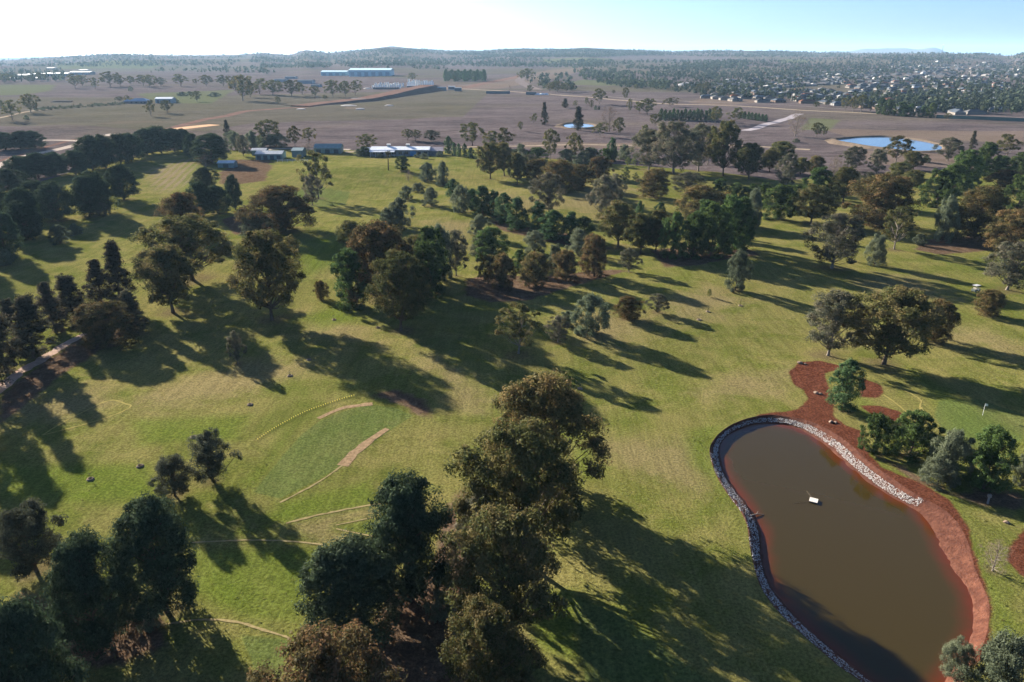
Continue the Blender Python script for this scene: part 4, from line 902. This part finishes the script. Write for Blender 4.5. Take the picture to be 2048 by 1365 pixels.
for i, (px, py, w, h) in enumerate(((42, 155, 26, 5), (72, 153, 34, 5), (112, 153, 46, 6), (160, 150, 40, 6), (20, 160, 18, 4), (70, 160, 12, 4), (100, 139, 14, 3), (165, 143, 16, 3))):
    long_building(px, py, w, h, 30, 'factory_shed', 'white-roofed factory shed behind the far green field', WALLS[2], WHITEP, 'factory', 3 if w > 30 else 0)
for px, py, w, h in ((560, 165, 24, 6), (610, 168, 30, 7), (630, 175, 16, 5), (580, 158, 20, 4)):
    long_building(px, py, w, h, 25, 'factory_shed', 'blue-grey works shed among the trees by the unfinished road', plain('bluegrey_wall', (.22, .26, .30)), ROOFS[1], 'factory')
def farmhouse():
    p = at1(276, 208); o = empty('farmhouse', p); tag(o, 'farmhouse with blue hip roof beside the track', 'farmhouse')
    MB().box(-12, 12, 0, 13, -1, 3).build('wall', WALLS[1], o); MB().hip(-12, 12, 0, 13, 3, 6.5, 1.2).build('roof', corrugated('blue_roof', (.10, .20, .30), .4), o)
    MB().box(-20, -12.02, 3, 11, -1, 2.7).build('garage', WALLS[1], o); MB().hip(-20, -12.5, 3, 11, 2.72, 5.0, .6).build('garage_roof', corrugated('blue_roof', (.10, .20, .30), .4), o)
    for x in (-9, -3, 3.5, 8): MB().box(x, x + 2, -.06, .1, .9, 2.2).build('window', GLASS, o)
    MB().box(-.2, .9, -.07, .1, -.1, 2.1).build('door', plain('door_wood', (.16, .10, .07)), o)
farmhouse()
shed(328, 207, 22, 12, 5.5, 1.8, 'pale blue-grey machinery shed beside the blue farmhouse', corrugated('palegrey_roof', (.45, .50, .54), .5), corrugated('bluegrey_sheet', (.26, .32, .36), .5), doors=3)
# upright concrete pipe sections in the works yard
CONC = plain('white_concrete', (.66, .68, .68), .8, .2, .12, .3)
def pipes():
    bm = MB(); n = 12
    for k in range(n):
        a0, a1 = 2 * math.pi * k / n, 2 * math.pi * (k + 1) / n
        for rr, f in ((1.7, 1), (1.4, -1)):
            q = [(rr * math.cos(a0), rr * math.sin(a0), -.2), (rr * math.cos(a1), rr * math.sin(a1), -.2), (rr * math.cos(a1), rr * math.sin(a1), 6.5), (rr * math.cos(a0), rr * math.sin(a0), 6.5)]; bm.add(q, [(0, 1, 2, 3)] if f > 0 else [(3, 2, 1, 0)])
        bm.add([(1.4 * math.cos(a0), 1.4 * math.sin(a0), 6.5), (1.7 * math.cos(a0), 1.7 * math.sin(a0), 6.5), (1.7 * math.cos(a1), 1.7 * math.sin(a1), 6.5), (1.4 * math.cos(a1), 1.4 * math.sin(a1), 6.5)], [(0, 1, 2, 3)])
    return bm.mesh('concrete_pipe')
PIPE = pipes(); PIPE.materials.append(CONC)
k = 0
for row, (x0, x1, py, n) in enumerate(((746, 800, 177, 13), (752, 806, 174, 12), (816, 866, 173, 12), (818, 864, 170, 10))):
    for q in np.linspace(x0, x1, n):
        p = at1(q, py); o = link('concrete_pipe', PIPE, loc=p); o.scale = (1, 1, rng.uniform(.8, 1.3) * (1 if row < 2 else 1.3))
        tag(o, 'white upright concrete pipe section standing in the works yard', 'concrete pipe', 'upright pipe sections in the works yard')
def wall_block(px, py, w, h, d, name, label, mat, cat):
    p = at1(px, py); o = empty(name, p); tag(o, label, cat)
    MB().box(-w / 2, w / 2, 0, d, -.5, h).build('body', mat, o); MB().box(-w / 2 + .3, w / 2 - .3, -.05, .05, .4, h * .8).build('front_panel', plain('panel_dark', (.10, .12, .14)), o)
    return o
wall_block(772, 179, 46, 3.2, 4, 'retaining_barrier', 'long dark barrier wall in front of the pipe sections', plain('dark_barrier', (.09, .08, .085)), 'barrier')
for px, py, w, mt, nm in ((822, 178, 15, CONC, 'white'), (883, 182, 16, plain('box_blue', (.13, .20, .28)), 'dark blue'), (903, 180, 12, CONC, 'pale'), (916, 183, 12, plain('box_grey', (.30, .33, .35)), 'grey')):
    wall_block(px, py, w, 6, 6, 'site_container', f'{nm} site container by the raised road embankment', mt, 'container')
wall_block(996, 188, 38, 4, 4, 'freight_wagon', 'long dark freight wagon standing on the railway', plain('wagon', (.06, .075, .07)), 'wagon'); wall_block(1062, 190, 16, 4, 4, 'freight_wagon', 'short dark freight wagon beside white bags', plain('wagon', (.06, .075, .07)), 'wagon')
def heap(px, py, w, h, label, mat, cat='heap', name='gravel_heap'):
    me = rock_mesh(name, int(px), 2, .8, .12); o = link(name, me, mat, loc=at1(px, py)); o.scale = (w / 2, w / 3.2, h); return tag(o, label, cat)
for i, (px, py, w, h) in enumerate(((602, 219, 11, 1.2), (697, 212, 20, 1.4), (720, 219, 12, 1.6), (778, 212, 12, 1.6), (735, 178, 16, 2.2), (818, 181, 18, 2.4))):
    tag(heap(px, py, w, h, 'pale gravel heap beside the unfinished road', plain('gravel_pale', (.58, .53, .48), .95)), group='pale gravel heaps by the unfinished road')
heap(718, 202, 34, 4.5, 'dark earth heap behind the unfinished road', plain('dark_earth', (.13, .10, .09)), name='earth_heap'); heap(1377, 171, 45, 7, 'grey spoil heap beyond the fallow paddock', plain('spoil', (.20, .20, .21)), name='earth_heap')
for px in (1075, 1084, 1092): tag(heap(px, 190, 9, 3, 'white wrapped bale beside the railway', WHITEP, 'bale', 'wrapped_bale'), group='white bales beside the railway')
# low stack of logs in the paddock
p = at1(122, 205)
for k in range(7):
    a = MB().tube((-12 + rng.normal(0, 1.5), 0, 0), (12 + rng.normal(0, 1.5), rng.normal(0, .6), .1), .5, .4, 8).build('log', plain('log_bark', (.20, .16, .13)), None, (p[0], p[1] + (k % 4) * 1.0 + (k // 4) * .5, p[2] + .45 + (k // 4) * .85))
    tag(a, 'long grey log in the low stack lying in the paddock', 'log', 'logs stacked in the paddock')
# green sheet fence along the town edge, built of panels
A = at([1872 + 4.5 * i for i in range(44)], [236.5 + .19 * i for i in range(44)]); f = empty('boundary_fence', A[0]); tag(f, 'long dark green sheet-metal fence between the houses and the highway', 'fence')
GF = corrugated('green_fence', (.055, .12, .105), .6, .0)
for i in range(43):
    d = A[i + 1] - A[i]; L = float(np.hypot(d[0], d[1])); pn = MB().box(0, L - .04, -.04, .04, -.2, 3.2).build('panel', GF, f, tuple(A[i] - A[0])); pn.rotation_euler = (0, 0, math.atan2(d[1], d[0]))
# roadside shrubs along the farm track
A = at([70 + 4.6 * i for i in range(40)], [221.5 - .33 * i + 1.1 * math.sin(i * 2.1) for i in range(40)])
for i, q in enumerate(A): tree('shrub', q, rng.uniform(2, 4.2), rng.uniform(2.5, 4.5), 'low dark shrub in the hedge line along the farm track', 'shrubs along the farm track')
# mast on the skyline
p = at1(1883, 110); o = empty('radio_mast', p); tag(o, 'thin lattice radio mast rising from the wooded ridge', 'mast'); h = float(height_to(p, 87))
mm = MB()
for a in (0, 2.09, 4.19): mm.tube((2.2 * math.cos(a), 2.2 * math.sin(a), -1), (.5 * math.cos(a), .5 * math.sin(a), h), .5, .35, 5)
for i in range(10):
    for a, b in ((0, 2.09), (2.09, 4.19), (4.19, 0)):
        k0, k1 = i / 10, (i + 1) / 10; r0, r1 = 2.2 - 1.7 * k0, 2.2 - 1.7 * k1; mm.tube((r0 * math.cos(a), r0 * math.sin(a), h * k0), (r1 * math.cos(b), r1 * math.sin(b), h * k1), .22, .22, 4)
mm.build('lattice', plain('mast_steel', (.35, .36, .38)), o); MB().tube((0, -.8, h * .8), (0, -.8, h * .95), 1.0, 1.0, 8).build('antenna_drum', WHITEP, o)

# ------------------------------------------------------------------ small things on the course
def golf_cart(px, py):
    o = empty('golf_cart', at1(px, py), math.radians(25)); tag(o, 'small golf cart with pale roof parked under a spreading gum', 'golf cart')
    WP = plain('cart_white', (.45, .45, .44), .4, .5, .08, 2); DK = plain('cart_dark', (.03, .03, .03), .7)
    MB().box(-1.15, 1.15, -.55, .55, .32, .5).box(.55, 1.2, -.52, .52, .503, .8).box(-1.15, -.55, -.54, .54, .503, .85).build('body', plain('cart_body', (.10, .12, .11), .4, .5), o)
    MB().box(-.5, .05, -.5, .5, .505, .82).box(-.53, -.4, -.5, .5, .825, 1.25).build('seat', plain('cart_seat', (.30, .27, .22)), o)
    MB().box(-1.0, .8, -.62, .62, 1.82, 1.9).build('roof', WP, o)
    for x, y in ((-.9, -.52), (-.9, .52), (.7, -.52), (.7, .52)): MB().tube((x, y, .6), (x * .97, y, 1.82), .03, .03, 6).build('post', DK, o)
    for x, y in ((-.75, -.6), (-.75, .42), (.8, -.6), (.8, .42)):
        w = MB().tube((x, y, .25), (x, y + .18, .25), .25, .25, 12).build('wheel', DK, o); MB().tube((x, y - .01, .25), (x, y + .19, .25), .11, .11, 8).build('rim', WP, w)
    MB().tube((.62, -.25, .8), (.42, -.25, 1.1), .025, .025, 5).tube((.40, -.25, 1.12), (.42, -.25, 1.1), .18, .18, 10).build('steering_wheel', DK, o)
golf_cart(1951, 584)
def flag(px, py):
    o = empty('flagstick', at1(px, py)); tag(o, 'white flagstick standing on the putting green', 'flagstick')
    MB().tube((0, 0, 0), (0, 0, 2.3), .03, .03, 6).build('pole', WHITEP, o)
    MB().add([(.03, 0, 2.3), (.55, .08, 2.15), (.6, .02, 1.8), (.03, 0, 1.85), (.03, .02, 2.3), (.55, .1, 2.15), (.6, .04, 1.8), (.03, .02, 1.85)], [(0, 1, 2, 3), (7, 6, 5, 4), (0, 4, 5, 1), (1, 5, 6, 2), (2, 6, 7, 3), (3, 7, 4, 0)]).build('flag', plain('flag_cloth', (.75, .72, .55), .8), o)
flag(1965, 831)
def sapling(px, py, label, h):
    p = at1(px, py); o = empty('staked_sapling', p, rng.uniform(0, 6), (.75, .75, .75)); tag(o, label, 'sapling', 'staked saplings on the fairways')
    n = 16; V, F = [], []
    for i in range(n):
        a = 2 * math.pi * i / n; k = 1 + rng.uniform(-.12, .12)
        for rr, z in ((.78, -.05), (.62, .24), (.45, .28), (.25, .06)): V.append((rr * k * math.cos(a), rr * k * math.sin(a), z * rng.uniform(.85, 1.15)))
    for i in range(n):
        j = (i + 1) % n
        for q in range(3): F.append((i * 4 + q, j * 4 + q, j * 4 + q + 1, i * 4 + q + 1))
    link('mulch_ring', np_mesh('mulch_ring', V, F), plain('mulch', (.20, .155, .11), .95, .1, .4, 4, bump=.5), o)
    MB().tube((0, 0, -.1), (.05, .03, h), .03, .012, 5).build('stem', BARK, o)
    R = np.random.default_rng(int(px)); C = R.normal(size=(40, 3)) * np.array([.18, .18, h * .2]) + np.array([.04, .02, h * .75]); Nn = R.normal(size=(40, 3)); Nn /= np.linalg.norm(Nn, axis=1)[:, None]
    V, F = quads_from(C, Nn, np.full(40, .10), np.full(40, .05), R); me = np_mesh('sapling_leaves', V, F); attr(me, 'leaf', R.uniform(0, 1, len(V))); attr(me, 'clump', R.uniform(0, 1, len(V))); link('leaves', me, LEAF['olive'], o)
SL = 'tiny staked sapling inside a ring of brown mulch on the fairway'
for px, py in ((181, 959), (280, 933), (387, 875), (500, 810), (580, 752), (618, 720), (668, 640), (1160, 778), (1398, 640), (1416, 624), (1481, 612), (756, 656)): sapling(px, py, SL, rng.uniform(1.2, 2.0))
ROCKM = plain('sandstone', (.22, .16, .12), .9, .15, .3, 2, bump=.6)
for i, (px, py, s, lb) in enumerate(((1600, 727, 1.0, 'tan boulder group stone at the top of the red bed'), (1610, 729, .6, 'smaller tan stone beside the boulder at the top of the red bed'), (1632, 787, .9, 'tan boulder half way down the red bed'), (1641, 789, .7, 'lower tan stone touching the boulder half way down the red bed'), (1662, 845, .8, 'flat tan boulder on the red soil above the pond stones'), (1671, 846, .6, 'small tan stone next to the flat boulder above the pond'), (2013, 1046, .7, 'tan boulder on the grass beyond the red bank'), (1020, 900, .1, ''))):
    if not lb: continue
    p = at1(px, py); o = link('boulder', rock_mesh('boulder', i + 40, 2, .6, .16), ROCKM, loc=(p[0], p[1], p[2] + s * .2)); s *= .6; o.scale = (s, s * .75, s * .8); o.location.z -= s * .1; o.rotation_euler = (0, 0, i); tag(o, lb, 'boulder')
# yellow rope stakes beside the curved soil strip
line = spline(np.array(P_('516,880 545,860 575,843 606,827 640,814 672,803 708,792')), 4.9)
A = at(line[:, 0], line[:, 1]); SK = MB().tube((0, 0, -.1), (0, 0, .12), .03, .03, 6); SK.tube((0, 0, .12), (0, 0, .24), .075, .07, 6); SKM = SK.mesh('marker_stake'); SKM.materials.append(plain('yellow_paint', (.72, .56, .06), .6, .3, .1, 3))
for q in A: tag(link('marker_stake', SKM, loc=q), 'small yellow marker stake in the dotted line beside the curved soil strip', 'marker stake', 'yellow stakes beside the soil strip')
# floating pontoon
p = at([1627], [1003], WATER_Z)[0]; o = empty('pontoon', (p[0], p[1], WATER_Z), math.radians(-28), (.8, .8, .8)); tag(o, 'small pale square pontoon floating in the brown pond', 'pontoon')
DECK = plain('weathered_deck', (.62, .56, .47), .8, .2, .2, 3)
for i in range(5): MB().box(-.72 + i * .29, -.72 + i * .29 + .27, -.7, .7, .22, .28).build('plank', DECK, o)
for y in (-.55, .55): MB().box(-.7, .7, y - .15, y + .15, -.15, .218).build('float', plain('float_black', (.04, .04, .04)), o)
for (x, y, z) in ((-3.2, -2.6, -.0), (-1.6, 3.0, 0.0)): MB().tube((x * .22, y * .22, .2), (x, y, .012), .02, .02, 5).build('rope', plain('rope', (.16, .12, .07)), o)
# drift branch at the stones and a marker post
p = at([1512], [1032], WATER_Z)[0]; o = empty('drift_branch', (p[0], p[1], WATER_Z + .15), .3); tag(o, 'pale dead branch lying at the stony pond edge', 'branch')
MB().tube((-1.0, 0, .08), (.2, .1, .05), .09, .07, 6).tube((.2, .1, .05), (1.2, -.1, -.12), .07, .03, 6).build('stem', BARK_PALE, o); MB().tube((.1, .1, .05), (.7, .55, .12), .05, .02, 5).build('side_branch', BARK_PALE, o)
p = at1(1975, 1008); o = empty('marker_post', p); tag(o, 'short pale post with a small box in the shade above the pond', 'post')
MB().box(-.1, .1, -.1, .1, -.1, 1.1).build('post', WALLS[2], o); MB().box(-.22, .22, -.18, .18, 1.102, 1.55).build('box', WALLS[1], o)

# unmown grass tufts scattered over the course
def tufts():
    R = np.random.default_rng(77); n = 60000
    r = np.sqrt(R.uniform(50 ** 2, 230 ** 2, n)); a = R.uniform(-.72, .72, n); P = np.stack([r * np.sin(a), r * np.cos(a)], 1)
    den = .06 + .07 * np.sin(P[:, 0] / 9 + 2 * np.sin(P[:, 1] / 17)) * np.cos(P[:, 1] / 11)
    for Q in LUSH[:1] + [LUSH[4], LUSH[5], LUSH[14]]: den += np.clip(inside_sd(P, Q) / 3 + .3, 0, .8)
    ok = (inside_sd(P, GOLF) > 2) & (inside_sd(P, bank_out) < -.4) & (R.uniform(0, 1, n) < den * .8)
    for Q in GREEN + RED: ok &= inside_sd(P, Q) < 0
    P = P[ok]; n = len(P); k = 4
    C = np.repeat(np.column_stack([P, hz(P[:, 0], P[:, 1])]), k, 0); sz = np.repeat(R.uniform(.05, .13, n), k); C[:, :2] += R.normal(0, .12, (n * k, 2))
    C[:, 2] += sz * .35; Nn = R.normal(size=(n * k, 3)); Nn[:, 2] = np.abs(Nn[:, 2]) * .5; Nn /= np.linalg.norm(Nn, axis=1)[:, None]
    V, F = quads_from(C, Nn, sz * R.uniform(.6, 1.1, n * k), sz * .5, R); me = np_mesh('grass_tufts', V, F)
    attr(me, 'leaf', np.repeat(R.uniform(0, 1, n), k * 4)); attr(me, 'clump', np.repeat(R.uniform(0, 1, n), k * 4))
    tag(link('grass_tufts', me, leaf_material('tuft_grass', (.12, .135, .03), (.20, .185, .065), None, .45)), 'scattered tufts of longer grass on the fairways', 'grass', kind='stuff')
tufts()

# ------------------------------------------------------------------ the air
zmax = 330.0
hb = MB().box(-30000, 30000, -30000, 30000, -60.0, zmax).mesh('haze'); m, t, out = material('haze'); N = NT(t)
pv = N.n('ShaderNodeVolumePrincipled'); pv.inputs['Color'].default_value = (.46, .72, 1.0, 1); pv.inputs['Density'].default_value = HAZE; pv.inputs['Anisotropy'].default_value = .15
N.l(pv.outputs[0], out.inputs['Volume']); tag(link('haze', hb, m), 'thin blue haze over the plain', 'haze', kind='stuff')
